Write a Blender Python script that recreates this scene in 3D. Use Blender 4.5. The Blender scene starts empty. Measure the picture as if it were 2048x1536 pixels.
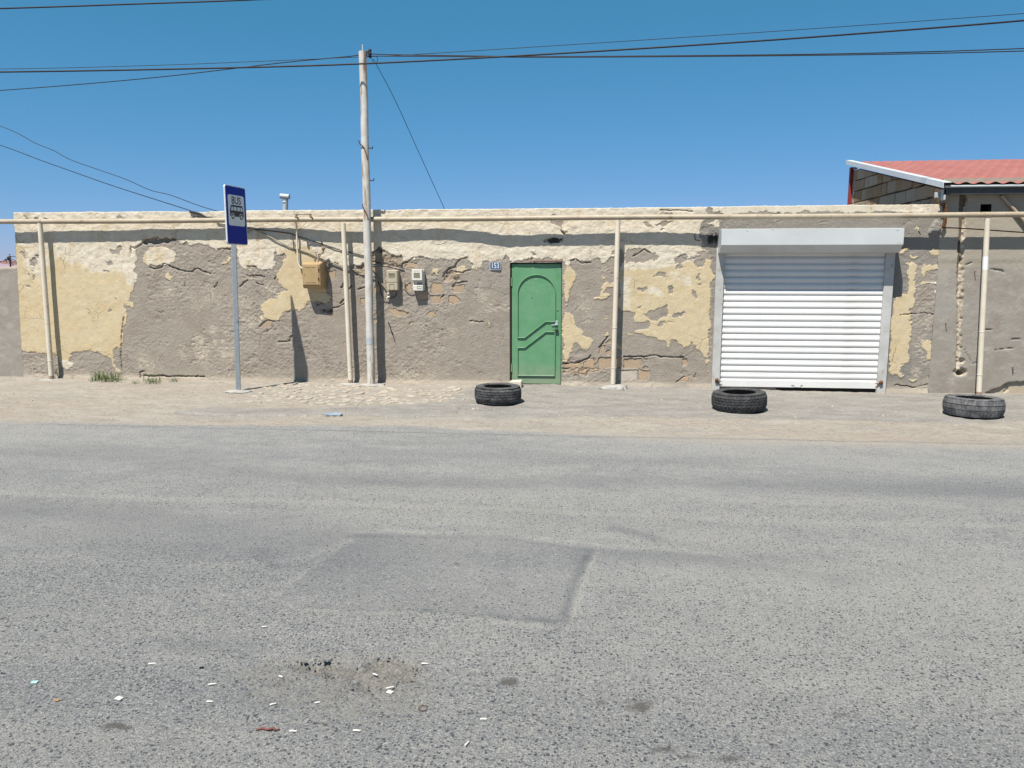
import bpy, bmesh, random
import numpy as np
from math import sin, cos, tan, radians, degrees, pi, sqrt, atan2, hypot
from mathutils import Vector, Matrix

random.seed(7)
SC = bpy.context.scene
COL = SC.collection

# ------------------------------------------------------------------ camera
FPX = 1547.0                        # focal length in pixels of the 2048 px wide photograph
PITCH, YAW, CAMD, CAMH = radians(8.4), radians(6.0), 11.063, 1.65
cam = bpy.data.cameras.new('camera')
cam.sensor_width = 36.0
cam.lens = 36.0 * FPX / 2048.0
cam.clip_start, cam.clip_end = 0.1, 3000.0
camo = bpy.data.objects.new('camera', cam)
camo.location = (0, -CAMD, CAMH)
camo.rotation_euler = (radians(90) - PITCH, 0, YAW)
COL.objects.link(camo)
SC.camera = camo

# ------------------------------------------------------------------ sky and sun
SUN_DIR = Vector((-0.46, -1.0, 2.1)).normalized()      # towards the sun
SUN_EL = np.arcsin(SUN_DIR.z)
world = bpy.data.worlds.new("World")
SC.world = world
world.use_nodes = True
wn = world.node_tree.nodes
sky = wn.new('ShaderNodeTexSky')
sky.sky_type = 'NISHITA'
sky.sun_disc = False
sky.sun_elevation = float(SUN_EL)
sky.sun_rotation = float(atan2(SUN_DIR.x, SUN_DIR.y))
sky.altitude = 0.0
sky.air_density = 0.7
sky.dust_density = 0.2
sky.ozone_density = 10.0
SKY_STRENGTH, EXPOSURE = 0.09, 0.90
wn['Background'].inputs[1].default_value = SKY_STRENGTH
# one even colour grade over the whole sky: the clear summer blue of the photograph
wl = world.node_tree.links
_sep = wn.new('ShaderNodeSeparateColor'); _com = wn.new('ShaderNodeCombineColor')
wl.new(sky.outputs[0], _sep.inputs[0])
_K = SKY_STRENGTH * 2 ** 0.22
for _i, (_a, _g) in enumerate(((1.036, 1.11), (0.664, 0.533), (0.909, 0.665))):
    _n = [wn.new('ShaderNodeMath') for _ in range(3)]
    _n[0].operation = 'MULTIPLY'; _n[0].inputs[1].default_value = _K
    _n[1].operation = 'POWER'; _n[1].inputs[1].default_value = _g
    _n[2].operation = 'MULTIPLY'; _n[2].inputs[1].default_value = _a / (SKY_STRENGTH * 2 ** EXPOSURE)
    wl.new(_sep.outputs[_i], _n[0].inputs[0]); wl.new(_n[0].outputs[0], _n[1].inputs[0]); wl.new(_n[1].outputs[0], _n[2].inputs[0])
    wl.new(_n[2].outputs[0], _com.inputs[_i])
wl.new(_com.outputs[0], wn['Background'].inputs[0])

sun = bpy.data.lights.new('sun', 'SUN')
sun.energy = 5.0
sun.angle = radians(0.53)
sun.color = (1.0, 0.945, 0.855)
suno = bpy.data.objects.new('sun', sun)
suno.rotation_euler = (-SUN_DIR).to_track_quat('-Z', 'Y').to_euler()
suno.location = (-20, -40, 80)
COL.objects.link(suno)

vs = SC.view_settings
vs.view_transform = 'Standard'
vs.look = 'None'
vs.exposure = EXPOSURE
vs.gamma = 1.0
vs.use_curve_mapping = False

# ------------------------------------------------------------------ survey helpers
# where a sight line of the photograph meets a real plane of the place
_fw = np.array([-sin(YAW) * cos(PITCH), cos(YAW) * cos(PITCH), -sin(PITCH)])
_rt = np.array([cos(YAW), sin(YAW), 0.0])
_up = np.cross(_rt, _fw)
_C = np.array([0.0, -CAMD, CAMH])


def ray(px, py):
    return _fw + (px - 1024) / FPX * _rt - (py - 768) / FPX * _up


def on_y(px, py, y=0.0):
    d = ray(px, py)
    return _C + d * ((y - _C[1]) / d[1])


def on_x(px, py, x):
    d = ray(px, py)
    return _C + d * ((x - _C[0]) / d[0])


def on_z(px, py, z=0.0):
    d = ray(px, py)
    return _C + d * ((z - _C[2]) / d[2])


# ------------------------------------------------------------------ noise in numpy
def vnoise(x, y, seed=0):
    xi = np.floor(x).astype(np.int64); yi = np.floor(y).astype(np.int64)
    xf = x - xi; yf = y - yi
    u = xf * xf * (3 - 2 * xf); v = yf * yf * (3 - 2 * yf)

    def h(a, b):
        n = (a * 374761393 + b * 668265263 + seed * 974634721) & 0x7fffffff
        n = ((n ^ (n >> 13)) * 1274126177) & 0x7fffffff
        n = n ^ (n >> 16)
        return (n & 0xffff) / 65535.0
    return ((h(xi, yi) * (1 - u) + h(xi + 1, yi) * u) * (1 - v)
            + (h(xi, yi + 1) * (1 - u) + h(xi + 1, yi + 1) * u) * v)


def fnoise(x, y, scale, octv=4, seed=0, gain=0.5):
    x = np.asarray(x, float) / scale; y = np.asarray(y, float) / scale
    s = 0.0; a = 1.0; t = 0.0
    for o in range(octv):
        s = s + a * (vnoise(x, y, seed + o * 17) * 2 - 1)
        t += a; a *= gain
        x = x * 2.03 + 5.1; y = y * 2.03 + 9.7
    return s / t


def sstep(a, b, x):
    t = np.clip((x - a) / (b - a), 0, 1)
    return t * t * (3 - 2 * t)


def poly_sdf(X, Z, poly, margin=0.08):
    """signed distance, positive inside, cut off at -margin away from the polygon"""
    P = np.asarray(poly, float)
    out = np.full(X.shape, -margin)
    lo = P.min(0) - margin; hi = P.max(0) + margin
    m = (X > lo[0]) & (X < hi[0]) & (Z > lo[1]) & (Z < hi[1])
    if not m.any():
        return out
    x = X[m]; z = Z[m]
    d2 = np.full(x.shape, 1e9); ins = np.zeros(x.shape, bool)
    n = len(P)
    for i in range(n):
        ax, az = P[i]; bx, bz = P[(i + 1) % n]
        ex, ez = bx - ax, bz - az
        L = ex * ex + ez * ez + 1e-12
        t = np.clip(((x - ax) * ex + (z - az) * ez) / L, 0, 1)
        d2 = np.minimum(d2, (x - ax - t * ex) ** 2 + (z - az - t * ez) ** 2)
        if az != bz:
            c = ((az > z) != (bz > z)) & (x < (bx - ax) * (z - az) / (bz - az) + ax)
            ins ^= c
    d = np.sqrt(d2)
    out[m] = np.clip(np.where(ins, d, -d), -margin, 10)
    return out


def line_dist(X, Z, pts, margin=0.1):
    P = np.asarray(pts, float)
    out = np.full(X.shape, margin)
    lo = P.min(0) - margin; hi = P.max(0) + margin
    m = (X > lo[0]) & (X < hi[0]) & (Z > lo[1]) & (Z < hi[1])
    if not m.any():
        return out
    x = X[m]; z = Z[m]
    d2 = np.full(x.shape, margin * margin)
    for i in range(len(P) - 1):
        ax, az = P[i]; bx, bz = P[i + 1]
        ex, ez = bx - ax, bz - az
        L = ex * ex + ez * ez + 1e-12
        t = np.clip(((x - ax) * ex + (z - az) * ez) / L, 0, 1)
        d2 = np.minimum(d2, (x - ax - t * ex) ** 2 + (z - az - t * ez) ** 2)
    out[m] = np.sqrt(d2)
    return out


# ------------------------------------------------------------------ objects: naming, parts, mesh building
def tag(o, label=None, cat=None, group=None, kind=None):
    if label: o['label'] = label
    if cat: o['category'] = cat
    if group: o['group'] = group
    if kind: o['kind'] = kind
    return o


def thing(name, loc, label, cat, group=None):
    o = bpy.data.objects.new(name, None)
    o.empty_display_size = 0.2
    o.location = loc
    COL.objects.link(o)
    return tag(o, label, cat, group)


def world_loc(o):
    v = Vector((0, 0, 0))
    while o is not None:
        v += o.location
        o = o.parent
    return v


class MB:
    """collects shapes in one bmesh and links them as one object"""
    def __init__(self):
        self.bm = bmesh.new()

    def _merge(self, b):
        me = bpy.data.meshes.new('t')
        b.to_mesh(me); b.free()
        self.bm.from_mesh(me)
        bpy.data.meshes.remove(me)

    def box(self, lo, hi, bev=0.0, seg=1, rot=None, jit=0.0):
        b = bmesh.new()
        lo = Vector(lo); hi = Vector(hi)
        c = (lo + hi) / 2; s = hi - lo
        bmesh.ops.create_cube(b, size=1.0)
        for v in b.verts:
            v.co = Vector((v.co.x * s.x, v.co.y * s.y, v.co.z * s.z))
            if jit:
                v.co += Vector((random.uniform(-jit, jit) for _ in range(3)))
        if bev > 0:
            bmesh.ops.bevel(b, geom=b.edges[:], offset=bev, segments=seg, affect='EDGES', profile=0.5)
        for v in b.verts:
            if rot is not None:
                v.co = rot @ v.co
            v.co += c
        self._merge(b)
        return self

    def tube(self, pts, r, seg=10, cap=True):
        pts = [Vector(p) for p in pts]
        n = len(pts)
        rs = r if isinstance(r, (list, tuple)) else [r] * n
        rings = []
        prev = None
        for i, p in enumerate(pts):
            if i == 0: t = pts[1] - pts[0]
            elif i == n - 1: t = pts[-1] - pts[-2]
            else: t = (pts[i] - pts[i - 1]).normalized() + (pts[i + 1] - pts[i]).normalized()
            t.normalize()
            if prev is None:
                a = Vector((0, 0, 1)) if abs(t.z) < 0.9 else Vector((1, 0, 0))
                u = t.cross(a).normalized()
            else:
                u = (prev - t * prev.dot(t)).normalized()
            prev = u
            w = t.cross(u)
            rings.append([self.bm.verts.new(p + (u * cos(2 * pi * k / seg) + w * sin(2 * pi * k / seg)) * rs[i]) for k in range(seg)])
        for i in range(n - 1):
            for k in range(seg):
                f = self.bm.faces.new((rings[i][k], rings[i][(k + 1) % seg], rings[i + 1][(k + 1) % seg], rings[i + 1][k]))
                f.smooth = True
        if cap:
            self.bm.faces.new([self.bm.verts.new(v.co) for v in rings[0][::-1]]); self.bm.faces.new([self.bm.verts.new(v.co) for v in rings[-1]])
        return self

    def lathe(self, prof, c=(0, 0, 0), seg=24, closed=False, smooth=True, axis='Z'):
        rings = []
        for k in range(seg):
            a = 2 * pi * k / seg
            ring = []
            for (r, z) in prof:
                p = Vector((r * cos(a), r * sin(a), z))
                if axis == 'Y': p = Vector((p.x, -p.z, p.y))
                if axis == 'X': p = Vector((p.z, p.x, p.y))
                ring.append(self.bm.verts.new(p + Vector(c)))
            rings.append(ring)
        m = len(prof)
        for k in range(seg):
            A = rings[k]; B = rings[(k + 1) % seg]
            for j in range(m if closed else m - 1):
                j2 = (j + 1) % m
                try:
                    f = self.bm.faces.new((A[j], B[j], B[j2], A[j2])); f.smooth = smooth
                except ValueError:
                    pass
        return self

    def prism(self, poly, origin, U, V, N, d0, d1, bev=0.0):
        """polygon (u,v) in the plane origin+uU+vV, from depth d0 to d1 along N"""
        b = bmesh.new()
        O = Vector(origin); U = Vector(U); V = Vector(V); N = Vector(N)
        a = [b.verts.new(O + U * u + V * v + N * d0) for u, v in poly]
        c = [b.verts.new(O + U * u + V * v + N * d1) for u, v in poly]
        try:
            b.faces.new(a[::-1]); top = b.faces.new(c)
            k = len(poly)
            for i in range(k):
                b.faces.new((a[i], a[(i + 1) % k], c[(i + 1) % k], c[i]))
            bmesh.ops.recalc_face_normals(b, faces=b.faces[:])
            if bev > 0:
                bmesh.ops.bevel(b, geom=list(top.edges), offset=bev, segments=1, affect='EDGES', profile=0.5)
        except ValueError:
            pass
        self._merge(b)
        return self

    def blob(self, c, rad, noise=0.2, sub=2, seed=0, flat=None):
        b = bmesh.new()
        bmesh.ops.create_icosphere(b, subdivisions=sub, radius=1.0)
        rnd = random.Random(seed)
        ph = [rnd.uniform(0, 6.28) for _ in range(9)]
        for v in b.verts:
            n = v.co.normalized()
            k = 1 + noise * (0.5 * sin(3 * n.x + ph[0]) * sin(3.3 * n.y + ph[1]) + 0.35 * sin(6 * n.y + ph[2]) * sin(5 * n.z + ph[3]) + 0.35 * sin(9 * n.x + ph[4]) * sin(8 * n.z + ph[5]) + rnd.uniform(-.25, .25))
            v.co = Vector((n.x * rad[0], n.y * rad[1], n.z * rad[2])) * k
            if flat is not None and v.co.z < flat: v.co.z = flat
            v.co += Vector(c)
        for f in b.faces: f.smooth = True
        self._merge(b)
        return self

    def build(self, name, mat, parent=None, smooth=None):
        off = world_loc(parent) if parent else Vector((0, 0, 0))
        if off.length > 0:
            for v in self.bm.verts: v.co -= off
        me = bpy.data.meshes.new(name)
        self.bm.normal_update()
        self.bm.to_mesh(me); self.bm.free()
        if smooth:
            me.polygons.foreach_set('use_smooth', [True] * len(me.polygons))
        me.materials.append(mat)
        o = bpy.data.objects.new(name, me)
        COL.objects.link(o)
        if parent: o.parent = parent
        return o


def top(o, base):
    """move a single-mesh thing's origin to its base"""
    v = Vector(base)
    o.data.transform(Matrix.Translation(-v))
    o.location = v
    return o


def grid_object(name, P, mat, attrs=None, keep=None, parent=None, smooth=True):
    """P: (nz, nx, 3) vertex grid; keep: (nz-1, nx-1) bool of faces"""
    nz, nx = P.shape[:2]
    idx = np.arange(nz * nx).reshape(nz, nx)
    q = np.stack([idx[:-1, :-1], idx[:-1, 1:], idx[1:, 1:], idx[1:, :-1]], -1).reshape(-1, 4)
    if keep is not None:
        q = q[keep.reshape(-1)]
    off = np.array(world_loc(parent)) if parent else np.zeros(3)
    me = bpy.data.meshes.new(name)
    me.vertices.add(nz * nx)
    me.vertices.foreach_set('co', (P - off).reshape(-1).astype(np.float32))
    me.loops.add(q.size)
    me.loops.foreach_set('vertex_index', q.reshape(-1).astype(np.int32))
    me.polygons.add(len(q))
    me.polygons.foreach_set('loop_start', (np.arange(len(q)) * 4).astype(np.int32))
    me.polygons.foreach_set('loop_total', np.full(len(q), 4, np.int32))
    me.polygons.foreach_set('use_smooth', np.full(len(q), smooth, bool))
    me.update()
    for k, a in (attrs or {}).items():
        at = me.attributes.new(k, 'FLOAT', 'POINT')
        at.data.foreach_set('value', np.ascontiguousarray(a.reshape(-1), np.float32))
    me.materials.append(mat)
    o = bpy.data.objects.new(name, me)
    COL.objects.link(o)
    if parent: o.parent = parent
    return o


# ------------------------------------------------------------------ materials
class NB:
    K = 0.72                    # overall level of the surface colours against the exposure

    def __init__(self, name, rough=0.8, metal=0.0, spec=0.3):
        self.k = NB.K
        self.m = bpy.data.materials.new(name)
        self.m.use_nodes = True
        self.t = self.m.node_tree
        self.b = self.t.nodes['Principled BSDF']
        self.b.inputs['Roughness'].default_value = rough
        self.b.inputs['Metallic'].default_value = metal
        self.b.inputs['Specular IOR Level'].default_value = spec
        self._co = None

    def put(self, s, v):
        if isinstance(v, bpy.types.NodeSocket): self.t.links.new(v, s)
        elif isinstance(v, tuple) and len(v) == 3 and s.type == 'RGBA': s.default_value = (v[0] * self.k, v[1] * self.k, v[2] * self.k, 1)
        else: s.default_value = v

    def co(self, scale=None, world=False):
        if world:
            g = self.t.nodes.new('ShaderNodeNewGeometry').outputs['Position']
        else:
            if self._co is None:
                self._co = self.t.nodes.new('ShaderNodeTexCoord').outputs['Object']
            g = self._co
        if scale is None: return g
        n = self.t.nodes.new('ShaderNodeMapping')
        n.inputs['Scale'].default_value = scale
        self.t.links.new(g, n.inputs[0])
        return n.outputs[0]

    def noise(self, scale, detail=3, rough=0.55, vec=None, dist=0.0):
        n = self.t.nodes.new('ShaderNodeTexNoise')
        n.inputs['Scale'].default_value = scale
        n.inputs['Detail'].default_value = detail
        n.inputs['Roughness'].default_value = rough
        n.inputs['Distortion'].default_value = dist
        self.t.links.new(vec if vec is not None else self.co(), n.inputs['Vector'])
        return n.outputs[0]

    def voro(self, scale, vec=None, feature='F1', rnd=1.0):
        n = self.t.nodes.new('ShaderNodeTexVoronoi')
        n.feature = feature
        n.inputs['Scale'].default_value = scale
        n.inputs['Randomness'].default_value = rnd
        self.t.links.new(vec if vec is not None else self.co(), n.inputs['Vector'])
        return n.outputs

    def attr(self, name):
        n = self.t.nodes.new('ShaderNodeAttribute')
        n.attribute_name = name
        return n.outputs['Fac']

    def mt(self, op, a, b=0.0, clamp=False):
        n = self.t.nodes.new('ShaderNodeMath'); n.operation = op; n.use_clamp = clamp
        self.put(n.inputs[0], a); self.put(n.inputs[1], b)
        return n.outputs[0]

    def mr(self, v, a, b, c=0.0, d=1.0, smooth=False):
        n = self.t.nodes.new('ShaderNodeMapRange')
        n.interpolation_type = 'SMOOTHSTEP' if smooth else 'LINEAR'
        self.put(n.inputs[0], v)
        for i, k in enumerate((a, b, c, d)): self.put(n.inputs[i + 1], k)
        return n.outputs[0]

    def mix(self, f, a, b, mode='MIX'):
        n = self.t.nodes.new('ShaderNodeMix'); n.data_type = 'RGBA'; n.blend_type = mode
        self.put(n.inputs[0], f); self.put(n.inputs[6], a); self.put(n.inputs[7], b)
        return n.outputs[2]

    def nz(self, vec, scale):
        n = self.t.nodes.new('ShaderNodeTexNoise')
        n.inputs['Scale'].default_value = scale; n.inputs['Detail'].default_value = 1
        self.t.links.new(vec, n.inputs['Vector'])
        return n.outputs['Color']

    def rnd(self):
        return self.t.nodes.new('ShaderNodeObjectInfo').outputs['Random']

    def color(self, c): self.put(self.b.inputs['Base Color'], c); return self

    def rough(self, r): self.put(self.b.inputs['Roughness'], r); return self

    def bump(self, h, strength=0.3, dist=0.01):
        n = self.t.nodes.new('ShaderNodeBump')
        self.put(n.inputs['Strength'], strength)
        n.inputs['Distance'].default_value = dist
        self.put(n.inputs['Height'], h)
        self.t.links.new(n.outputs[0], self.b.inputs['Normal'])
        return self


def simple(name, c1, c2, scale=8.0, rough=0.7, metal=0.0, spec=0.3, bump=0.0, bscale=60, spots=None, spot_c=None, sp_lo=0.6, sp_hi=0.68, spot_scale=None, k=1.0):
    """two-tone weathered surface, with optional patches of a third colour (rust, dirt, chips)"""
    m = NB(name, rough, metal, spec)
    m.k = NB.K * k
    c = m.mix(m.mr(m.noise(scale, 4), 0.35, 0.65), c1, c2)
    if spots:
        vec = m.co(spot_scale) if spot_scale else None
        f = m.mr(m.noise(spots, 5, 0.65, vec), sp_lo, sp_hi)
        c = m.mix(f, c, spot_c)
        m.k = 1.0
        m.rough(m.mix(f, (rough,) * 3, (0.9,) * 3))
    m.color(c)
    if bump: m.bump(m.noise(bscale, 3), bump, 0.004)
    return m.m


RUST = (0.19, 0.085, 0.04)
M = {}
M['galv'] = simple('galvanised_steel', (0.40, 0.44, 0.48), (0.33, 0.365, 0.40), 30, 0.5, 0.3, 0.5, spots=9, spot_c=(0.18, 0.19, 0.2), sp_lo=.62, sp_hi=.7)
M['pipe'] = simple('cream_pipe_paint', (0.76, 0.69, 0.57), (0.69, 0.615, 0.495), 6, 0.5, 0, 0.4, 0.15, 90, 22, (0.30, 0.19, 0.11), .66, .72, (1, 1, .5))
M['pipe_main'] = simple('cream_main_pipe_paint', (0.46, 0.395, 0.295), (0.37, 0.305, 0.22), 5, 0.5, 0, 0.4, 0.2, 120, 22, (0.25, 0.165, 0.1), .6, .68, (.4, 1, 1))
M['pole'] = simple('weathered_pole_paint', (0.66, 0.64, 0.60), (0.56, 0.53, 0.48), 9, 0.6, 0, 0.35, 0.25, 60, 7, (0.33, 0.225, 0.135), .54, .64, (2.2, 2.2, .28))
M['rust'] = simple('rusty_iron', RUST, (0.10, 0.05, 0.03), 30, 0.9, 0.1, 0.2, 0.3, 90)
M['rust_pale'] = simple('rusty_pale_paint', (0.42, 0.36, 0.28), (0.33, 0.25, 0.18), 25, 0.8, 0, 0.3, 0.2, 90, 40, RUST, .5, .6)
M['dark_iron'] = simple('dark_iron', (0.035, 0.034, 0.036), (0.06, 0.05, 0.045), 40, 0.7, 0.3, 0.3)
M['cable'] = simple('black_cable', (0.012, 0.013, 0.02), (0.02, 0.02, 0.028), 10, 0.6)
M['cable_pale'] = simple('pale_sheathed_cable', (0.38, 0.34, 0.26), (0.28, 0.24, 0.18), 30, 0.7)
M['white_metal'] = simple('white_shutter_paint', (0.80, 0.80, 0.79), (0.73, 0.73, 0.715), 2.2, 0.45, 0, 0.4, 0.05, 14, 7, (0.58, 0.555, 0.51), .58, .76, (.35, 1, 2.2))
M['hood_metal'] = simple('white_hood_paint', (0.60, 0.635, 0.64), (0.55, 0.58, 0.585), 2.2, 0.4, 0, 0.5, 0.1, 5, 16, (0.42, 0.40, 0.36), .7, .74)
M['rail'] = simple('white_rail_paint', (0.56, 0.56, 0.545), (0.47, 0.465, 0.445), 6, 0.5, 0, 0.4, 0.05, 40, 12, (0.34, 0.26, 0.2), .63, .71)
M['frame_dark'] = simple('dark_frame_paint', (0.03, 0.09, 0.055), (0.025, 0.07, 0.045), 8, 0.6)
M['meter_beige'] = simple('beige_meter_plastic', (0.50, 0.44, 0.33), (0.46, 0.40, 0.30), 20, 0.5, spots=30, spot_c=(0.38, 0.32, 0.24), sp_lo=.66, sp_hi=.75)
M['meter_white'] = simple('white_meter_plastic', (0.74, 0.72, 0.66), (0.68, 0.66, 0.59), 20, 0.45, spots=30, spot_c=(0.52, 0.48, 0.4), sp_lo=.68, sp_hi=.78)
M['meter_window'] = simple('meter_window_glass', (0.26, 0.235, 0.165), (0.22, 0.2, 0.15), 40, 0.15, 0, 0.5)
M['meter_dark'] = simple('meter_counter_print', (0.10, 0.105, 0.09), (0.15, 0.15, 0.12), 120, 0.3)
M['gasbox'] = simple('ochre_gas_box_paint', (0.43, 0.295, 0.15), (0.36, 0.24, 0.115), 9, 0.5, 0, 0.4, 0.05, 60, 18, (0.24, 0.14, 0.06), .62, .72)
M['gasdoor'] = simple('ochre_gas_door_paint', (0.46, 0.335, 0.18), (0.41, 0.29, 0.145), 7, 0.45, 0, 0.4, 0.05, 60, 12, (0.33, 0.25, 0.085), .6, .74)
M['blue_sign'] = simple('blue_sign_film', (0.006, 0.026, 0.30), (0.005, 0.022, 0.26), 3, 0.5, 0, 0.12, k=1.2)
M['sign_white'] = simple('white_sign_film', (0.72, 0.73, 0.74), (0.68, 0.69, 0.70), 4, 0.5, 0, 0.2, k=1.25)
M['sign_rim'] = simple('sign_rim_aluminium', (0.60, 0.63, 0.68), (0.52, 0.55, 0.6), 20, 0.5, 0.1, 0.4, k=1.2)
M['sign_black'] = simple('black_sign_film', (0.008, 0.009, 0.014), (0.012, 0.012, 0.018), 5, 0.4)
M['plate_blue'] = simple('blue_plate_enamel', (0.045, 0.115, 0.23), (0.06, 0.135, 0.26), 30, 0.3, 0, 0.5, spots=60, spot_c=(0.14, 0.18, 0.24), sp_lo=.66, sp_hi=.74)
M['plate_white'] = simple('white_plate_enamel', (0.75, 0.77, 0.78), (0.7, 0.72, 0.73), 30, 0.35)
M['footing'] = simple('pale_concrete_lump', (0.42, 0.41, 0.385), (0.34, 0.33, 0.305), 14, 0.95, 0, 0.1, 0.7, 45)
M['white_stone'] = simple('white_limestone', (0.66, 0.61, 0.53), (0.56, 0.50, 0.42), 14, 0.95, 0, 0.1, 0.6, 60, 22, (0.36, 0.29, 0.22), .62, .7)
M['scrap_blue'] = simple('faded_blue_scrap', (0.20, 0.28, 0.37), (0.30, 0.36, 0.42), 20, 0.6)
M['zinc'] = simple('zinc_sheet', (0.50, 0.54, 0.57), (0.42, 0.46, 0.49), 14, 0.6, 0.1, 0.4)
M['black_gap'] = simple('unlit_inside', (0.02, 0.02, 0.02), (0.03, 0.028, 0.025), 5, 0.95)
M['roof_felt'] = simple('flat_roof_felt', (0.16, 0.15, 0.14), (0.22, 0.21, 0.19), 2, 0.95)
M['chalk'] = simple('chalk_marks', (0.42, 0.60, 0.44), (0.36, 0.55, 0.39), 90, 0.9)
M['ochre_marks'] = simple('faded_marker_strokes', (0.56, 0.45, 0.36), (0.60, 0.52, 0.44), 60, 0.9)
M['pebble'] = simple('asphalt_pebbles', (0.24, 0.235, 0.225), (0.15, 0.15, 0.155), 40, 0.95, 0, 0.1, 0.4, 200)


def m_door():
    m = NB('green_door_paint', 0.42, 0, 0.4)
    c = m.mix(m.mr(m.noise(5, 4), .35, .65), (0.118, 0.305, 0.150), (0.150, 0.335, 0.185))
    f = m.mr(m.noise(7, 5, .65, m.co((1.6, 1, .35))), .60, .72)
    c = m.mix(m.mt('MULTIPLY', f, .7), c, (0.05, 0.24, 0.10))
    f2 = m.mr(m.noise(16, 4, .6, m.co((2.5, 1, .5))), .66, .72)
    c = m.mix(m.mt('MULTIPLY', f2, .5), c, (0.22, 0.30, 0.13))
    f3 = m.mr(m.noise(38, 6, .75, m.co((1, 1, .7))), .66, .675)
    c = m.mix(m.mt('MULTIPLY', f3, .8), c, (0.20, 0.21, 0.15))
    zz = m.t.nodes.new('ShaderNodeSeparateXYZ'); m.t.links.new(m.co(world=True), zz.inputs[0])
    du = m.mr(m.mt('ADD', zz.outputs[2], m.mt('MULTIPLY', m.noise(7, 5, .7), -.5)), .12, -.22)
    c = m.mix(m.mt('MULTIPLY', du, .55), c, (0.34, 0.33, 0.25))
    m.color(c)
    m.bump(m.mt('ADD', m.noise(5, 2), m.mt('MULTIPLY', m.noise(40, 3), .15)), .14, .01)
    return m.m


M['door'] = m_door()


def m_tyre(name, dust, base):
    m = NB(name, 0.75, 0, 0.3)
    n = m.mr(m.noise(9, 5, .65), .35, .7)
    c = m.mix(m.mt('MULTIPLY', n, dust), base, (0.20, 0.20, 0.205))
    f = m.mr(m.noise(70, 3), .5, .7)
    c = m.mix(m.mt('MULTIPLY', f, dust * .6), c, (0.28, 0.28, 0.28))
    m.color(c)
    m.bump(m.noise(160, 3), .25, .003)
    return m.m


def m_stone(name, a, b, c3, bump=.5):
    """sawn limestone block; each block a little different"""
    m = NB(name, 0.95, 0, 0.1)
    r = m.rnd()
    c = m.mix(r, a, b)
    c = m.mix(m.mr(m.noise(9, 4), .4, .75), c, c3)
    c = m.mix(m.mt('MULTIPLY', m.mr(m.noise(90, 3), .5, .7), .35), c, (0.1, 0.08, 0.06))
    m.color(c)
    m.bump(m.noise(55, 4, .65), bump, .01)
    return m.m


M['block_tan'] = m_stone('tan_limestone_block', (0.52, 0.38, 0.245), (0.47, 0.36, 0.25), (0.42, 0.335, 0.25))
M['block_white'] = m_stone('whitewashed_limestone_block', (0.62, 0.56, 0.48), (0.58, 0.53, 0.46), (0.5, 0.44, 0.37))
M['block_brown'] = m_stone('brown_limestone_block', (0.36, 0.215, 0.105), (0.52, 0.46, 0.385), (0.46, 0.37, 0.27))
M['flag'] = m_stone('pale_flagstone', (0.50, 0.445, 0.37), (0.44, 0.39, 0.325), (0.41, 0.355, 0.29), .4)


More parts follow.
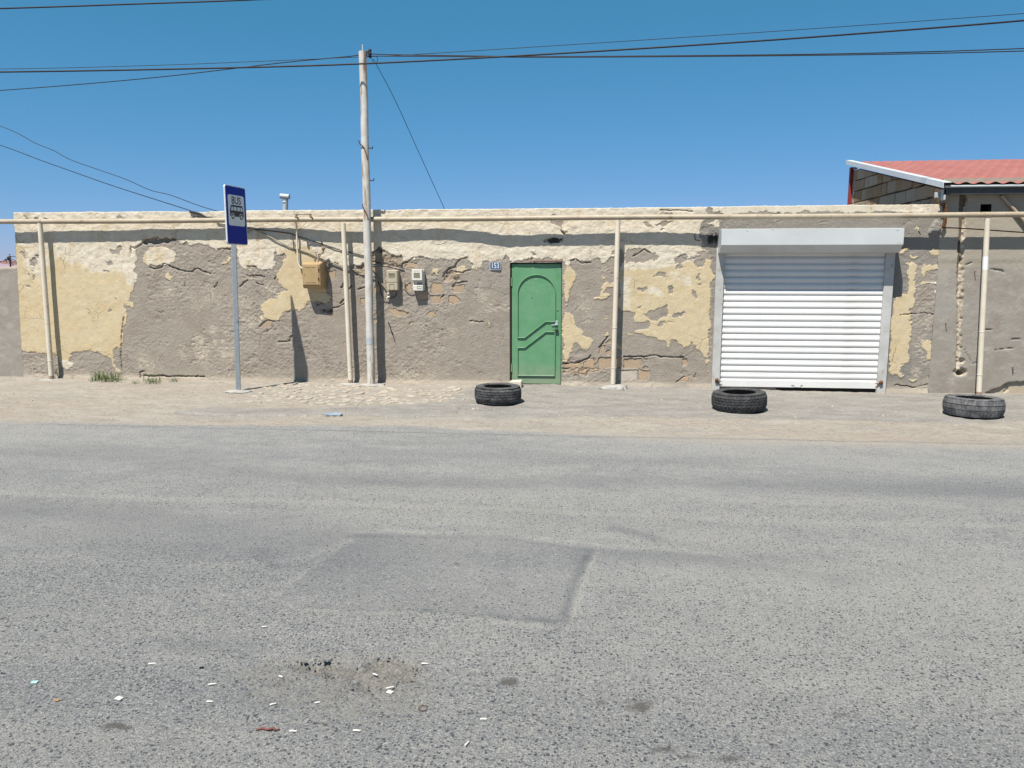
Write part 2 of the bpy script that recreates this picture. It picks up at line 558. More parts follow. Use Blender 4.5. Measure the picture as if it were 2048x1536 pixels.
def m_wall():
    m = NB('peeling_plaster', 0.93, 0, 0.12)
    cream = m.attr('cream'); white = m.attr('white'); smear = m.attr('smear')
    cement = m.attr('cement'); soot_and_shade = m.attr('soot_and_shade'); mort = m.attr('mortar')
    big = m.noise(1.7, 4); mid = m.noise(7, 4, .6); fine = m.noise(45, 4, .65); grit = m.noise(190, 3, .6)
    # bare cement plaster
    g = m.mix(m.mr(big, .35, .65), (0.33, 0.283, 0.237), (0.385, 0.34, 0.292))
    g = m.mix(m.mr(mid, .42, .72), g, (0.405, 0.365, 0.31))
    g = m.mix(cement, g, (0.275, 0.26, 0.238))
    g = m.mix(m.mt('MULTIPLY', m.mr(grit, .48, .68), .5), g, (0.17, 0.145, 0.12))
    g = m.mix(m.mt('MULTIPLY', m.mr(fine, .54, .70), .45), g, (0.47, 0.42, 0.36))
    g = m.mix(m.mt('MULTIPLY', m.mr(m.noise(90, 4, .7, m.co((.7, 1, 1.3))), .58, .66), .5), g, (0.20, 0.17, 0.145))
    # thin flecks of paint left on the plaster
    fl = m.noise(27, 6, .8, m.co((.65, 1, 1.45)), .8)
    f = m.mr(m.mt('ADD', fl, m.mt('MULTIPLY', smear, .13)), .635, .66)
    g = m.mix(m.mt('MULTIPLY', f, .85), g, (0.56, 0.495, 0.395))
    # raw joints and rubble behind the plaster
    g = m.mix(m.mr(mort, -.004, .004), g, m.mix(m.mr(fine, .4, .7), (0.31, 0.25, 0.19), (0.42, 0.34, 0.255)))
    # cream wash and whitewash
    cr = m.mix(m.mr(mid, .3, .7), (0.635, 0.545, 0.375), (0.61, 0.495, 0.31))
    cr = m.mix(m.mt('MULTIPLY', m.mr(m.noise(3.2, 5, .6), .48, .7), .5), cr, (0.57, 0.435, 0.25))
    wh = m.mix(m.mr(mid, .35, .65), (0.72, 0.66, 0.545), (0.645, 0.575, 0.455))
    wn_ = m.mt('ADD', white, m.mt('MULTIPLY', m.mt('SUBTRACT', m.noise(6, 6, .68), .5), 2.0))
    p = m.mix(m.mr(wn_, .3, .62, smooth=True), cr, wh)
    # water marks running down from the top edge
    st = m.mr(m.noise(5, 5, .65, m.co((1.5, 1, .3))), .56, .72)
    p = m.mix(m.mt('MULTIPLY', st, m.mt('MULTIPLY', m.mr(white, 0, .6), .6)), p, (0.50, 0.36, 0.19))
    # pock marks and small chips through the paint
    ch = m.mr(m.noise(30, 6, .74, m.co((1, 1, 1.25)), .5), .615, .63)
    p = m.mix(m.mt('MULTIPLY', ch, .85), p, (0.31, 0.275, 0.24))
    p = m.mix(m.mt('MULTIPLY', m.mr(fine, .55, .75), .22), p, (0.36, 0.29, 0.2))
    # hairline cracks in the skin of paint and plaster
    wv = m.mix(.05, m.co((.8, 1, 1.5)), m.nz(m.co(), 9))
    ve = m.voro(3.2, wv, 'DISTANCE_TO_EDGE')['Distance']
    hair = m.mt('MULTIPLY', m.mr(ve, .012, .003), m.mr(m.noise(1.9, 4, .65), .52, .62))
    p = m.mix(m.mt('MULTIPLY', hair, .55), p, (0.20, 0.165, 0.12))
    g = m.mix(m.mt('MULTIPLY', hair, .5), g, (0.13, 0.11, 0.095))
    edge = m.mt('ADD', cream, m.mt('MULTIPLY', m.mt('SUBTRACT', m.noise(62, 5, .75), .5), .050))
    c = m.mix(m.mr(edge, -.0015, .0015), g, p)
    so = m.mt('ADD', soot_and_shade, m.mt('MULTIPLY', m.mt('SUBTRACT', m.noise(26, 6, .75), .5), 1.9))
    c = m.mix(m.mr(so, .4, .75), c, (0.05, 0.045, 0.04))
    zz = m.t.nodes.new('ShaderNodeSeparateXYZ'); m.t.links.new(m.co(world=True), zz.inputs[0])
    du = m.mr(m.mt('ADD', zz.outputs[2], m.mt('MULTIPLY', m.noise(5, 5, .7), -.35)), .02, -.14)
    c = m.mix(m.mt('MULTIPLY', du, .7), c, (0.43, 0.375, 0.30))
    m.color(c)
    rough_only = m.mr(edge, -.002, .002, 1.0, .45)
    h = m.mt('ADD', m.mt('MULTIPLY', fine, .7), m.mt('MULTIPLY', grit, .35))
    h = m.mt('ADD', m.mt('MULTIPLY', h, rough_only), m.mr(edge, -.003, .003, 0, .55))
    h = m.mt('SUBTRACT', h, m.mt('MULTIPLY', hair, .5))
    m.bump(h, .8, .012)
    return m.m


def m_render():
    """smooth grey cement render of the neighbouring walls"""
    m = NB('grey_cement_render', 0.93, 0, 0.12)
    slot = m.attr('slot'); spall = m.attr('spall')
    big = m.noise(1.1, 5, .6); mid = m.noise(5, 5, .62, m.co((1, 1, 1.6))); fine = m.noise(50, 4, .6)
    sep = m.nodes = m.t.nodes.new('ShaderNodeSeparateXYZ')
    m.t.links.new(m.co(world=True), sep.inputs[0])
    g = m.mix(m.mr(big, .36, .62), (0.30, 0.268, 0.23), (0.345, 0.322, 0.288))
    g = m.mix(m.mr(mid, .5, .68), g, (0.395, 0.365, 0.32))
    g = m.mix(m.mt('MULTIPLY', m.mr(m.noise(3.3, 4), .54, .66), .6), g, (0.275, 0.225, 0.2))
    up = m.mr(m.mt('ADD', sep.outputs[2], m.mt('MULTIPLY', m.noise(6, 3), .15)), 1.72, 1.78)
    g = m.mix(m.mt('MULTIPLY', up, .75), g, (0.40, 0.362, 0.295))
    g = m.mix(m.mt('MULTIPLY', m.mr(fine, .52, .7), .3), g, (0.2, 0.18, 0.155))
    g = m.mix(m.mr(slot, -.004, .004), g, m.mix(m.mr(m.noise(30, 4), .42, .6), (0.36, 0.30, 0.225), (0.60, 0.53, 0.42)))
    g = m.mix(m.mr(spall, -.006, .006), g, (0.47, 0.40, 0.30))
    m.color(g)
    m.bump(m.mt('ADD', fine, m.mt('MULTIPLY', mid, .5)), .45, .007)
    return m.m


M['wall'] = m_wall()
M['render'] = m_render()
M['mortar'] = simple('dark_mortar', (0.10, 0.08, 0.065), (0.16, 0.13, 0.10), 12, 0.95, 0, 0.1, 0.6, 40)


def m_road():
    m = NB('worn_asphalt', 0.9, 0, 0.2)
    tone = m.attr('tone'); coarse = m.attr('coarse'); dust = m.attr('dust'); hole = m.attr('hole'); spot = m.attr('spot')
    W = m.co()
    big = m.noise(.55, 5, .6, m.co((.35, 1, 1))); mid = m.noise(3.5, 5, .65, m.co((.6, 1, 1))); fine = m.noise(46, 5, .7)
    grit = m.noise(150, 4, .7)
    # bitumen between the stones, blue grey where it is smooth, pale with dust where it is worn
    c = m.mix(m.mr(mid, .38, .62), (0.195, 0.196, 0.200), (0.262, 0.258, 0.250))
    c = m.mix(m.mr(m.noise(9, 5, .7, m.co((.7, 1, 1))), .42, .62), c, m.mix(.55, c, (0.34, 0.325, 0.30)))
    c = m.mix(m.mt('MULTIPLY', m.mr(big, .44, .60), .6), c, (0.315, 0.303, 0.28))
    c = m.mix(m.mt('MULTIPLY', m.mr(m.noise(.8, 5, .6, m.co((.16, 1, 1))), .50, .64), .75), c, (0.158, 0.162, 0.171))
    c = m.mix(m.mt('MULTIPLY', m.mr(fine, .46, .62), m.mr(coarse, 0, 1, .3, .85)), c, (0.345, 0.33, 0.298))
    c = m.mix(m.mt('MULTIPLY', m.mr(m.noise(100, 3, .75), .51, .62), .8), c, (0.46, 0.448, 0.42))
    c = m.mix(m.mt('MULTIPLY', m.mr(grit, .5, .64), .6), c, (0.105, 0.108, 0.115))
    # dark stones showing at the surface, three sizes
    for sc, lo, hi, k, th in ((42, .20, .36, .92, .87), (66, .22, .42, .92, .80), (110, .25, .45, .88, .74)):
        wv = m.mix(.015, W, m.nz(W, sc * .8))
        v = m.voro(sc, wv)
        sx = m.t.nodes.new('ShaderNodeSeparateColor'); m.t.links.new(v['Color'], sx.inputs[0])
        size = m.mr(sx.outputs[1], 0, 1, lo, hi)
        f = m.mr(m.mt('SUBTRACT', size, v['Distance']), 0, .06)
        pick = m.mr(m.mt('ADD', sx.outputs[0], m.mt('MULTIPLY', coarse, .40)), th, th + .05)
        f = m.mt('MULTIPLY', m.mt('MULTIPLY', f, pick), k)
        c = m.mix(f, c, m.mix(sx.outputs[2], (0.040, 0.044, 0.056), (0.115, 0.118, 0.128)))
    c = m.mix(m.mr(tone, 0, 1, 0, .85), c, (0.37, 0.352, 0.312))
    c = m.mix(m.mr(tone, 0, -1, 0, .9), c, (0.115, 0.119, 0.128))
    dn = m.mt('ADD', dust, m.mt('MULTIPLY', m.mt('SUBTRACT', m.noise(9, 7, .75, m.co((.5, 1, 1))), .5), 1.3))
    c = m.mix(m.mr(dn, .3, .85, 0, .9), c, m.mix(m.mr(fine, .4, .65), (0.29, 0.262, 0.228), (0.40, 0.365, 0.32)))
    c = m.mix(m.mr(m.mt('ADD', hole, m.mt('MULTIPLY', m.mt('SUBTRACT', fine, .5), 1.3)), .3, .8, 0, .7), c, m.mix(m.mr(m.noise(75, 4, .75), .4, .62), (0.13, 0.118, 0.102), (0.33, 0.298, 0.25)))
    sn = m.mt('ADD', spot, m.mt('MULTIPLY', m.mt('SUBTRACT', m.noise(22, 6, .78), .5), 1.3))
    c = m.mix(m.mr(sn, .4, .9, 0, .8), c, (0.09, 0.080, 0.072))
    m.color(m.mix(1.0, c, (1.49, 1.51, 1.54), 'MULTIPLY'))
    m.bump(m.mt('ADD', fine, m.mt('MULTIPLY', grit, .8)), 1.0, .012)
    return m.m


def m_verge():
    m = NB('sandy_verge', 0.95, 0, 0.1)
    asph = m.attr('asphalt')
    big = m.noise(.9, 6, .66, m.co((.4, 1, 1))); mid = m.noise(4.5, 6, .7, m.co((.45, 1, 1))); fine = m.noise(38, 5, .7, m.co((.7, 1, 1))); grit = m.noise(130, 4, .7)
    c = m.mix(m.mr(mid, .38, .64), (0.355, 0.318, 0.272), (0.43, 0.398, 0.35))
    c = m.mix(m.mt('MULTIPLY', m.mr(big, .46, .6), .7), c, (0.375, 0.32, 0.268))
    c = m.mix(m.mt('MULTIPLY', m.mr(m.noise(2.1, 6, .72, m.co((.35, 1, 1))), .53, .62), .7), c, (0.32, 0.30, 0.272))
    c = m.mix(m.mt('MULTIPLY', m.mr(fine, .5, .66), .6), c, (0.51, 0.465, 0.395))
    c = m.mix(m.mt('MULTIPLY', m.mr(m.noise(24, 5, .75, m.co((.5, 1, 1))), .56, .63), .75), c, (0.20, 0.175, 0.145))
    c = m.mix(m.mt('MULTIPLY', m.mr(m.noise(9, 7, .78, m.co((.35, 1, 1))), .55, .62), .55), c, (0.265, 0.235, 0.20))
    c = m.mix(m.mt('MULTIPLY', m.mr(grit, .52, .66), .55), c, (0.215, 0.19, 0.16))
    a = m.mix(m.mr(mid, .38, .62), (0.265, 0.25, 0.23), (0.37, 0.348, 0.318))
    a = m.mix(m.mt('MULTIPLY', m.mr(grit, .48, .64), .65), a, (0.15, 0.145, 0.14))
    a = m.mix(m.mt('MULTIPLY', m.mr(fine, .5, .66), .55), a, (0.46, 0.435, 0.395))
    an = m.mt('ADD', asph, m.mt('MULTIPLY', m.mt('SUBTRACT', m.noise(6, 8, .75, m.co((.4, 1, 1))), .5), 1.5))
    c = m.mix(m.mr(an, .3, .7), c, a)
    m.color(c)
    m.bump(m.mt('ADD', m.mt('ADD', fine, m.mt('MULTIPLY', grit, .7)), mid), .9, .018)
    return m.m


M['road'] = m_road()
M['verge'] = m_verge()
M['ground'] = simple('dry_earth', (0.38, 0.315, 0.245), (0.32, 0.265, 0.205), 1.5, 0.95, 0, 0.1, 0.4, 30)


def m_grass():
    m = NB('grass_blades', 0.6, 0, 0.3)
    n = m.noise(14, 2)
    c = m.mix(m.mr(n, .35, .65), (0.075, 0.135, 0.03), (0.15, 0.20, 0.07))
    c = m.mix(m.mr(m.noise(55, 2), .62, .7), c, (0.30, 0.26, 0.12))
    m.color(c)
    return m.m


M['grass'] = m_grass()


def m_roof():
    m = NB('faded_red_roof_sheet', 0.55, 0, 0.35)
    c = m.mix(m.mr(m.noise(1.6, 5), .35, .65), (0.325, 0.115, 0.097), (0.36, 0.142, 0.12))
    c = m.mix(m.mt('MULTIPLY', m.mr(m.noise(12, 4), .55, .7), .4), c, (0.40, 0.18, 0.15))
    m.color(c)
    return m.m


M['roof'] = m_roof()
M['pink_roof'] = simple('pale_pink_roof', (0.52, 0.30, 0.30), (0.46, 0.26, 0.26), 2, 0.7)
M['dark_trim'] = simple('dark_gutter_paint', (0.045, 0.05, 0.052), (0.065, 0.068, 0.068), 8, 0.45, 0.2, 0.4)
M['white_trim'] = simple('white_verge_sheet', (0.78, 0.80, 0.80), (0.72, 0.74, 0.75), 4, 0.35, 0.1, 0.5)
M['red_trim'] = simple('red_corner_sheet', (0.36, 0.05, 0.045), (0.26, 0.035, 0.04), 4, 0.5)
M['lintel'] = simple('rusty_lintel_steel', (0.33, 0.22, 0.18), (0.27, 0.18, 0.145), 30, 0.85)

# ------------------------------------------------------------------ profile of the wall line and of the ground
_bx = [32, 144, 229, 344, 421, 534, 610, 682, 770, 851, 900, 959, 1016, 1069, 1231, 1392, 1811, 1933, 2048]
_bo = [23.8, 22.4, 19.0, 16.5, 18.6, 16.8, 20, 25.2, 24.6, 20.7, 22, 26.5, 34.2, 32, 33, 34, 40, 42, 40]
PIPE_Y, PIPE_Z = -0.15, 2.358
_wx = np.array([on_y(b, 470)[0] for b in _bx])
_wy = np.array([PIPE_Y + (o + 12.5) / 147 / 2.1 for o in _bo])
_xs = np.linspace(-14, 12, 1301)
_ys = np.interp(_xs, _wx, _wy)
_k = np.hanning(17); _k /= _k.sum()
_ys = np.convolve(np.pad(_ys, 8, mode='edge'), _k, mode='valid')


def wy(x):
    """distance of the main wall's face from the line of the street: the wall bellies in and out"""
    return np.interp(x, _xs, _ys)


def on_wall(px, py, off=0.0):
    y = 0.0
    for _ in range(3):
        p = on_y(px, py, y - off)
        y = float(wy(p[0]))
    return on_y(px, py, y - off)


def W2(pts, sx=1.0, ox=0.0, oy=0.0):
    """photo points (optionally in an enlarged crop) -> (x, z) on the wall"""
    return [tuple(on_wall(ox + p[0] / sx, oy + p[1] / sx)[[0, 2]]) for p in pts]


ROADZ = -0.05
_ex = []
for (a, b) in ((-400, 842), (0, 846), (260, 848), (500, 850), (800, 854), (1024, 860), (1300, 872), (1500, 880), (1800, 886), (2048, 890), (2500, 900)):
    _ex.append(on_z(a, b, ROADZ))
_ex = np.array(_ex)


def ye(x):
    return np.interp(x, _ex[:, 0], _ex[:, 1])


def gz(x, y):
    """height of the verge"""
    t = y - ye(x)
    z = ROADZ + 0.05 * sstep(0, 2.6, t) + np.minimum(t, 0) * 0.07
    z = z - .032 * sstep(1.2, 3.4, np.asarray(x)) * sstep(-2.2, -.3, np.asarray(y))
    return z + 0.007 * fnoise(x, y, .7, 4, 31) + 0.004 * fnoise(x, y, .11, 3, 33) * sstep(-.1, .4, t)


def ground_z(x, y):
    return float(max(gz(np.array(x), np.array(y)), ROADZ))


def on_ground(px, py):
    z = 0.0
    for _ in range(5):
        p = on_z(px, py, z)
        z = ground_z(p[0], p[1])
    return Vector((p[0], p[1], z))


def G2(pts, sx=1.0, ox=0.0, oy=0.0, z=ROADZ):
    return [tuple(on_z(ox + p[0] / sx, oy + p[1] / sx, z)[:2]) for p in pts]


# ================================================================== GROUND
mb = MB()
v = [mb.bm.verts.new(p) for p in ((-600, -600, -.22), (600, -600, -.22), (600, 900, -.22), (-600, 900, -.22))]
mb.bm.faces.new(v)
tag(mb.build('ground', M['ground']), kind='structure')


def axis(segs):
    out = [segs[0][0]]
    for a, b, s in segs:
        n = max(1, int(round((b - a) / s)))
        out += list(np.linspace(a, b, n + 1)[1:])
    return np.array(out)


# ---- road
rx = axis([(-70, -12, 2.0), (-12, -5, .1), (-5, -2.1, .03), (-2.1, .2, .011), (.2, 5, .03), (5, 10, .1), (10, 70, 2.0)])
ry = axis([(-15, -9.2, .3), (-9.2, -8.6, .03), (-8.6, -7.75, .011), (-7.75, -6.35, .014), (-6.35, -2.4, .04)])
RX, RY = np.meshgrid(rx, ry)
tone = .10 * fnoise(RX * .3, RY, .5, 3, 5)
coarse = .35 + .25 * fnoise(RX * .5, RY, 1.2, 3, 6)
coarse = np.where(RY < -6.9, coarse + .55 * sstep(-6.7, -7.6, RY), coarse)


def band(pts, w, amt):
    d = line_dist(RX, RY, G2(pts), margin=w * 3)
    return 1.35 * amt * np.exp(-(d / w) ** 2) * np.clip(.8 + .7 * fnoise(RX * .4, RY, .5, 3, 8) + (1.2 * fnoise(RX, RY, .12, 4, 9) if w < .03 else 0), 0, 1.6)


for pts, w, a in (([(-200, 984), (0, 986), (300, 996), (600, 1004), (1024, 1018), (1300, 1032), (1600, 1044), (2048, 1052), (2400, 1056)], .055, .30),
                  ([(-200, 1022), (0, 1030), (300, 1050), (650, 1085)], .45, -.38),
                  ([(1000, 1034), (1500, 1060), (2048, 1080)], .12, -.12),
                  ([(300, 940), (900, 965), (1500, 968), (2100, 985)], .22, -.28),
                  ([(0, 905), (500, 925)], .25, -.15), ([(1100, 975), (1400, 985), (2048, 1010)], .18, .12),
                  ([(1190, 1100), (1400, 1110), (1560, 1128), (1680, 1160)], .14, -.36), ([(1230, 1056), (1310, 1076)], .06, -.4),
                  ([(1195, 1092), (1350, 1098), (1500, 1118), (1640, 1140)], .05, .3),
                  ([(400, 1130), (520, 1128), (600, 1118), (700, 1080)], .05, .35), ([(0, 1120), (120, 1118)], .1, .15),
                  ([(520, 1100), (540, 1128)], .07, -.4), ([(700, 1061), (1000, 1065), (1195, 1089)], .016, .5), ([(720, 1070), (1000, 1075), (1186, 1100)], .032, -.22), ([(1194, 1105), (1172, 1155), (1146, 1235)], .016, .6),
                  ([(560, 1202), (600, 1219), (900, 1232), (1130, 1260)], .018, .4), ([(850, 1218), (960, 1226), (1110, 1246)], .024, -.5), ([(700, 1078), (600, 1150), (556, 1188)], .016, .35),
                  ([(1060, 1236), (1126, 1242), (1146, 1170), (1172, 1112)], .03, -.5),
                  ([(350, 1290), (480, 1300)], .08, -.18), ([(0, 1500), (300, 1510)], .15, -.12), ([(850, 1320), (960, 1250)], .1, .1)):
    tone = tone + band(pts, w, a)
for pts, w, a in (([(-200, 990), (600, 1004), (1024, 1018), (2048, 1052)], .22, .45), ([(300, 960), (520, 965)], .2, .3), ([(0, 1125), (520, 1128), (600, 1115)], .15, .5),
                  ([(-200, 1030), (650, 1060)], .4, -.5), ([(1200, 1105), (1680, 1165)], .15, -.5), ([(0, 880), (1024, 900), (2048, 930)], .8, -.35)):
    coarse = coarse + band(pts, w, a)
patch = poly_sdf(RX + .02 * fnoise(RX, RY, .1, 4, 16), RY + .02 * fnoise(RX, RY, .1, 4, 17), G2([(705, 1066), (1000, 1070), (1192, 1097), (1172, 1140), (1150, 1170), (1136, 1250), (1060, 1240), (900, 1224), (600, 1214), (548, 1192), (610, 1150), (660, 1110)]), .2)
tone = tone - .17 * sstep(-.006, .006, patch + .02 * fnoise(RX, RY, .09, 4, 15))
coarse = coarse * (1 - .6 * sstep(-.02, .03, patch))
dust = .55 * np.exp(-np.maximum(ye(RX) - RY, 0) / .10) + .62 * np.exp(-np.maximum(ye(RX) - RY - .1, 0) / .45) * sstep(-2.2, 1.5, RX)
hole_poly = G2([(575, 1330), (600, 1322), (640, 1318), (700, 1322), (720, 1330), (755, 1315), (790, 1312), (830, 1330), (838, 1358), (800, 1362), (790, 1378), (740, 1380), (690, 1366), (640, 1345), (590, 1342)])
wx_ = .03 * fnoise(RX, RY, .09, 4, 12); wy_ = .03 * fnoise(RX, RY, .09, 4, 13)
hole = poly_sdf(RX + wx_, RY + wy_, hole_poly, .2)
holed = sstep(-.015, .03, hole)
crumb = sstep(-.2, .05, poly_sdf(RX + wx_ * 2, RY + wy_ * 2, G2([(480, 1340), (560, 1322), (700, 1318), (840, 1320), (850, 1370), (800, 1420), (700, 1430), (560, 1410)]), .25))
spot = np.zeros_like(RX)
for px, py, a, b in ((230, 1455, .075, .03), (1030, 1360, .05, .04), (1275, 1416, .06, .035), (1338, 1495, .06, .045), (1380, 1516, .05, .03), (1470, 1514, .06, .035), (1210, 1406, .035, .03),
                     (1548, 1498, .03, .02), (1885, 1355, .05, .02), (1985, 1420, .03, .02), (1680, 1430, .05, .02), (645, 1440, .05, .02), (1065, 1348, .025, .02), (915, 1126, .05, .04)):
    c = on_z(px, py, ROADZ)
    ux = RX - c[0] + .06 * fnoise(RX, RY, .12, 4, int(px)); uy = RY - c[1] + .06 * fnoise(RX, RY, .12, 4, int(py)) - (.35 * (RX - c[0]) if px == 230 else 0)
    spot = np.maximum(spot, (1.25 if px in (230, 1030) else .88) * np.exp(-(ux / a) ** 2 - (uy / b) ** 2))
rz = ROADZ + .006 * fnoise(RX, RY, 1.3, 3, 21) + .0022 * fnoise(RX, RY, .06, 3, 22) - .005 * sstep(-.02, .01, patch)
rz = rz - holed * (.020 + .030 * fnoise(RX, RY, .06, 5, 23, .6)) - crumb * (1 - holed) * .006 * (fnoise(RX, RY, .05, 4, 24) + .4)
for pts, w in (([(580, 1328), (610, 1324), (640, 1321), (690, 1325), (722, 1334), (748, 1325), (775, 1314), (800, 1313)], .013), ([(800, 1343), (818, 1352), (832, 1362)], .018), ([(612, 1336), (640, 1342), (668, 1356)], .010), ([(690, 1376), (740, 1384), (772, 1372)], .010), ([(520, 1330), (560, 1326)], .007)):
    dcr = line_dist(RX + .03 * fnoise(RX, RY, .05, 4, 27), RY + .03 * fnoise(RX, RY, .05, 4, 28), G2(pts), .1)
    rz = rz - .026 * sstep(w * 1.2, w * .3, dcr) * np.clip(.7 + 1.4 * fnoise(RX, RY, .09, 3, 29), 0, 1)
rz = rz - .09 * sstep(-.05, -.5, ye(RX) - RY)          # runs under the verge
road = grid_object('road', np.stack([RX, RY, rz], -1), M['road'],
                   dict(tone=np.clip(tone, -1, 1), coarse=np.clip(coarse, 0, 1), dust=dust, hole=np.maximum(holed, crumb * .5), spot=spot))
tag(road, kind='structure')

# ---- sandy verge with the old paving in front of the doors
vx = axis([(-70, -12, 2.0), (-12, 8, .028), (8, 70, 2.0)])
vy = axis([(-4.4, .12, .022)])
VX, VY = np.meshgrid(vx, vy)
VZ = gz(VX, VY)
VZ = VZ + sstep(-.1, .3, VY - ye(VX)) * (.010 * fnoise(VX * .4, VY, .16, 4, 35, .6) + .006 * fnoise(VX, VY, .07, 3, 36))
asph = np.zeros_like(VX)
for poly, w in (([(905, 800), (960, 775), (1050, 771), (1430, 778), (1600, 785), (2300, 790), (2300, 838), (1900, 842), (1650, 836), (1400, 832), (1150, 828), (1000, 832), (900, 822)], .30),
                ([(335, 823), (420, 816), (560, 818), (700, 815), (880, 808), (960, 815), (950, 830), (800, 831), (700, 826), (560, 829), (430, 829)], .10)):
    asph = np.maximum(asph, sstep(-w, w * .6, poly_sdf(VX, VY, G2(poly, z=-.02), w)))
strip = poly_sdf(VX + .05 * fnoise(VX, VY, .2, 4, 41), VY + .05 * fnoise(VX, VY, .2, 4, 42), G2([(335, 823), (420, 816), (560, 818), (700, 815), (880, 808), (925, 812), (915, 829), (800, 831), (700, 826), (560, 829), (430, 829)], z=-.03), .1)
VZ = VZ + .022 * sstep(-.02, .03, strip)
for pts in ([(1105, 816), (1125, 808), (1155, 802)], [(1100, 824), (1140, 828), (1170, 824)]):
    VZ = VZ - .02 * np.exp(-(line_dist(VX, VY, G2(pts, z=-.03), .1) / .022) ** 2)
verge = grid_object('verge', np.stack([VX, VY, VZ], -1), M['verge'], dict(asphalt=asph))
tag(verge, kind='structure')

# flat pieces of pale stone trodden into the sand round the pole
flag_meshes = []
for k in range(12):
    mb = MB()
    n = random.randint(5, 7)
    poly = [(cos(2 * pi * i / n + random.uniform(-.3, .3)) * random.uniform(.75, 1.1), sin(2 * pi * i / n + random.uniform(-.3, .3)) * random.uniform(.65, 1.0)) for i in range(n)]
    mb.prism(poly, (0, 0, 0), (1, 0, 0), (0, 1, 0), (0, 0, 1), -.35, .12, .12)
    o = mb.build('paving_stone', M['flag'])
    flag_meshes.append(o.data)
    bpy.data.objects.remove(o)
zone = G2([(492, 790), (540, 772), (600, 766), (700, 772), (800, 776), (905, 776), (930, 786), (905, 800), (870, 808), (780, 812), (660, 806), (560, 806), (500, 802)], z=-.01)
zx = np.array([p[0] for p in zone]); zy = np.array([p[1] for p in zone])
placed = []
rnd = random.Random(5)
tries = 0
while len(placed) < 170 and tries < 9000:
    tries += 1
    x = rnd.uniform(zx.min(), zx.max()); y = rnd.uniform(zy.min(), zy.max())
    if poly_sdf(np.array([x]), np.array([y]), zone)[0] < .01: continue
    r = rnd.choice((.035, .045, .055, .065, .08))
    if any(hypot(x - a, y - b) < (r + c) * .86 for a, b, c in placed): continue
    placed.append((x, y, r))
    o = bpy.data.objects.new('paving_stone', rnd.choice(flag_meshes))
    o.location = (x, y, ground_z(x, y) + rnd.uniform(-.003, .006))
    o.scale = (r * rnd.uniform(.9, 1.35), r * rnd.uniform(.7, 1.0), .05)
    o.rotation_euler = (rnd.uniform(-.1, .1), rnd.uniform(-.1, .1), rnd.uniform(0, 6.28))
    COL.objects.link(o)
    o.parent = verge

# loose stones, broken edge of the old strip, rubble in the pothole: nobody could count them
def scatter(name, pts, mat, seed):
    r = random.Random(seed)
    V = []; Fc = []
    for (x, y, z, s) in pts:
        b = len(V)
        a0 = r.uniform(0, 6.28)
        base = [(cos(a0 + k * 1.5708) * s * r.uniform(.7, 1.2), sin(a0 + k * 1.5708) * s * r.uniform(.6, 1.1)) for k in range(4)]
        for (dx, dy) in base: V.append((x + dx, y + dy, z - s * .3))
        for (dx, dy) in base: V.append((x + dx * .6 + r.uniform(-.1, .1) * s, y + dy * .6, z + s * r.uniform(.35, .7)))
        Fc += [(b + 4, b + 5, b + 6, b + 7)] + [(b + k, b + (k + 1) % 4, b + 4 + (k + 1) % 4, b + 4 + k) for k in range(4)]
    me = bpy.data.meshes.new(name)
    me.from_pydata(V, [], Fc); me.update()
    me.materials.append(mat)
    o = bpy.data.objects.new(name, me); COL.objects.link(o)
    return o


rnd = random.Random(11)
pts = []
for _ in range(900):
    px = rnd.uniform(520, 860); py = rnd.uniform(1312, 1425)
    x, y = on_z(px, py, ROADZ)[:2]
    i = poly_sdf(np.array([x]), np.array([y]), hole_poly, .3)[0]
    if i < -.12 or (i < 0 and rnd.random() < .6): continue
    pts.append((x, y, ROADZ - (.022 if i > .02 else 0.001), rnd.choice((.003, .004, .005, .006, .008, .011))))
for px, py, s in ((678, 1358, .022), (688, 1370, .02), (712, 1362, .028), (668, 1372, .016), (640, 1352, .012), (745, 1350, .015)):
    x, y = on_z(px, py, ROADZ)[:2]; pts.append((x, y, ROADZ - .012, s))
tag(scatter('pothole_rubble', pts, M['pebble'], 3), 'loose asphalt crumbs lying in and round the pothole', 'rubble', kind='stuff')
pts = []
for _ in range(900):
    x = rnd.uniform(-9, 6.2); y = rnd.uniform(-3.5, -.05)
    if y < ye(x) - .15: continue
    pts.append((x, y, ground_z(x, y), rnd.choice((.003, .004, .005, .007, .01))))
for _ in range(110):
    x = rnd.uniform(-9, 6.2); y = rnd.uniform(-3.4, -.05)
    if y < ye(x) - .1: continue
    pts.append((x, y, ground_z(x, y), rnd.choice((.012, .016, .02, .028))))
for _ in range(420):
    px = rnd.uniform(400, 960); py = 822 + rnd.uniform(-5, 9)
    x, y = on_z(px, py, -.03)[:2]; pts.append((x, y, ground_z(x, y), rnd.choice((.006, .01, .014, .02))))
tag(scatter('verge_gravel', pts, M['flag'], 4), 'fine pale gravel scattered over the sandy verge', 'gravel', kind='stuff')

# ================================================================== THE LONG HOUSE
house = thing('house', (-2.0, 0, 0), 'long low house with peeling cream paint over grey plaster behind the gas pipe', 'house')
STEP = .0095
gx = np.arange(-8.80, 4.62, STEP); gzv = np.arange(-.14, 2.515, STEP)
GX, GZ = np.meshgrid(gx, gzv)
# ragged edges: the outlines are read through a little noise
QX = GX + .070 * fnoise(GX, GZ, .13, 5, 1, .70); QZ = GZ + .070 * fnoise(GX, GZ, .13, 5, 2, .70)

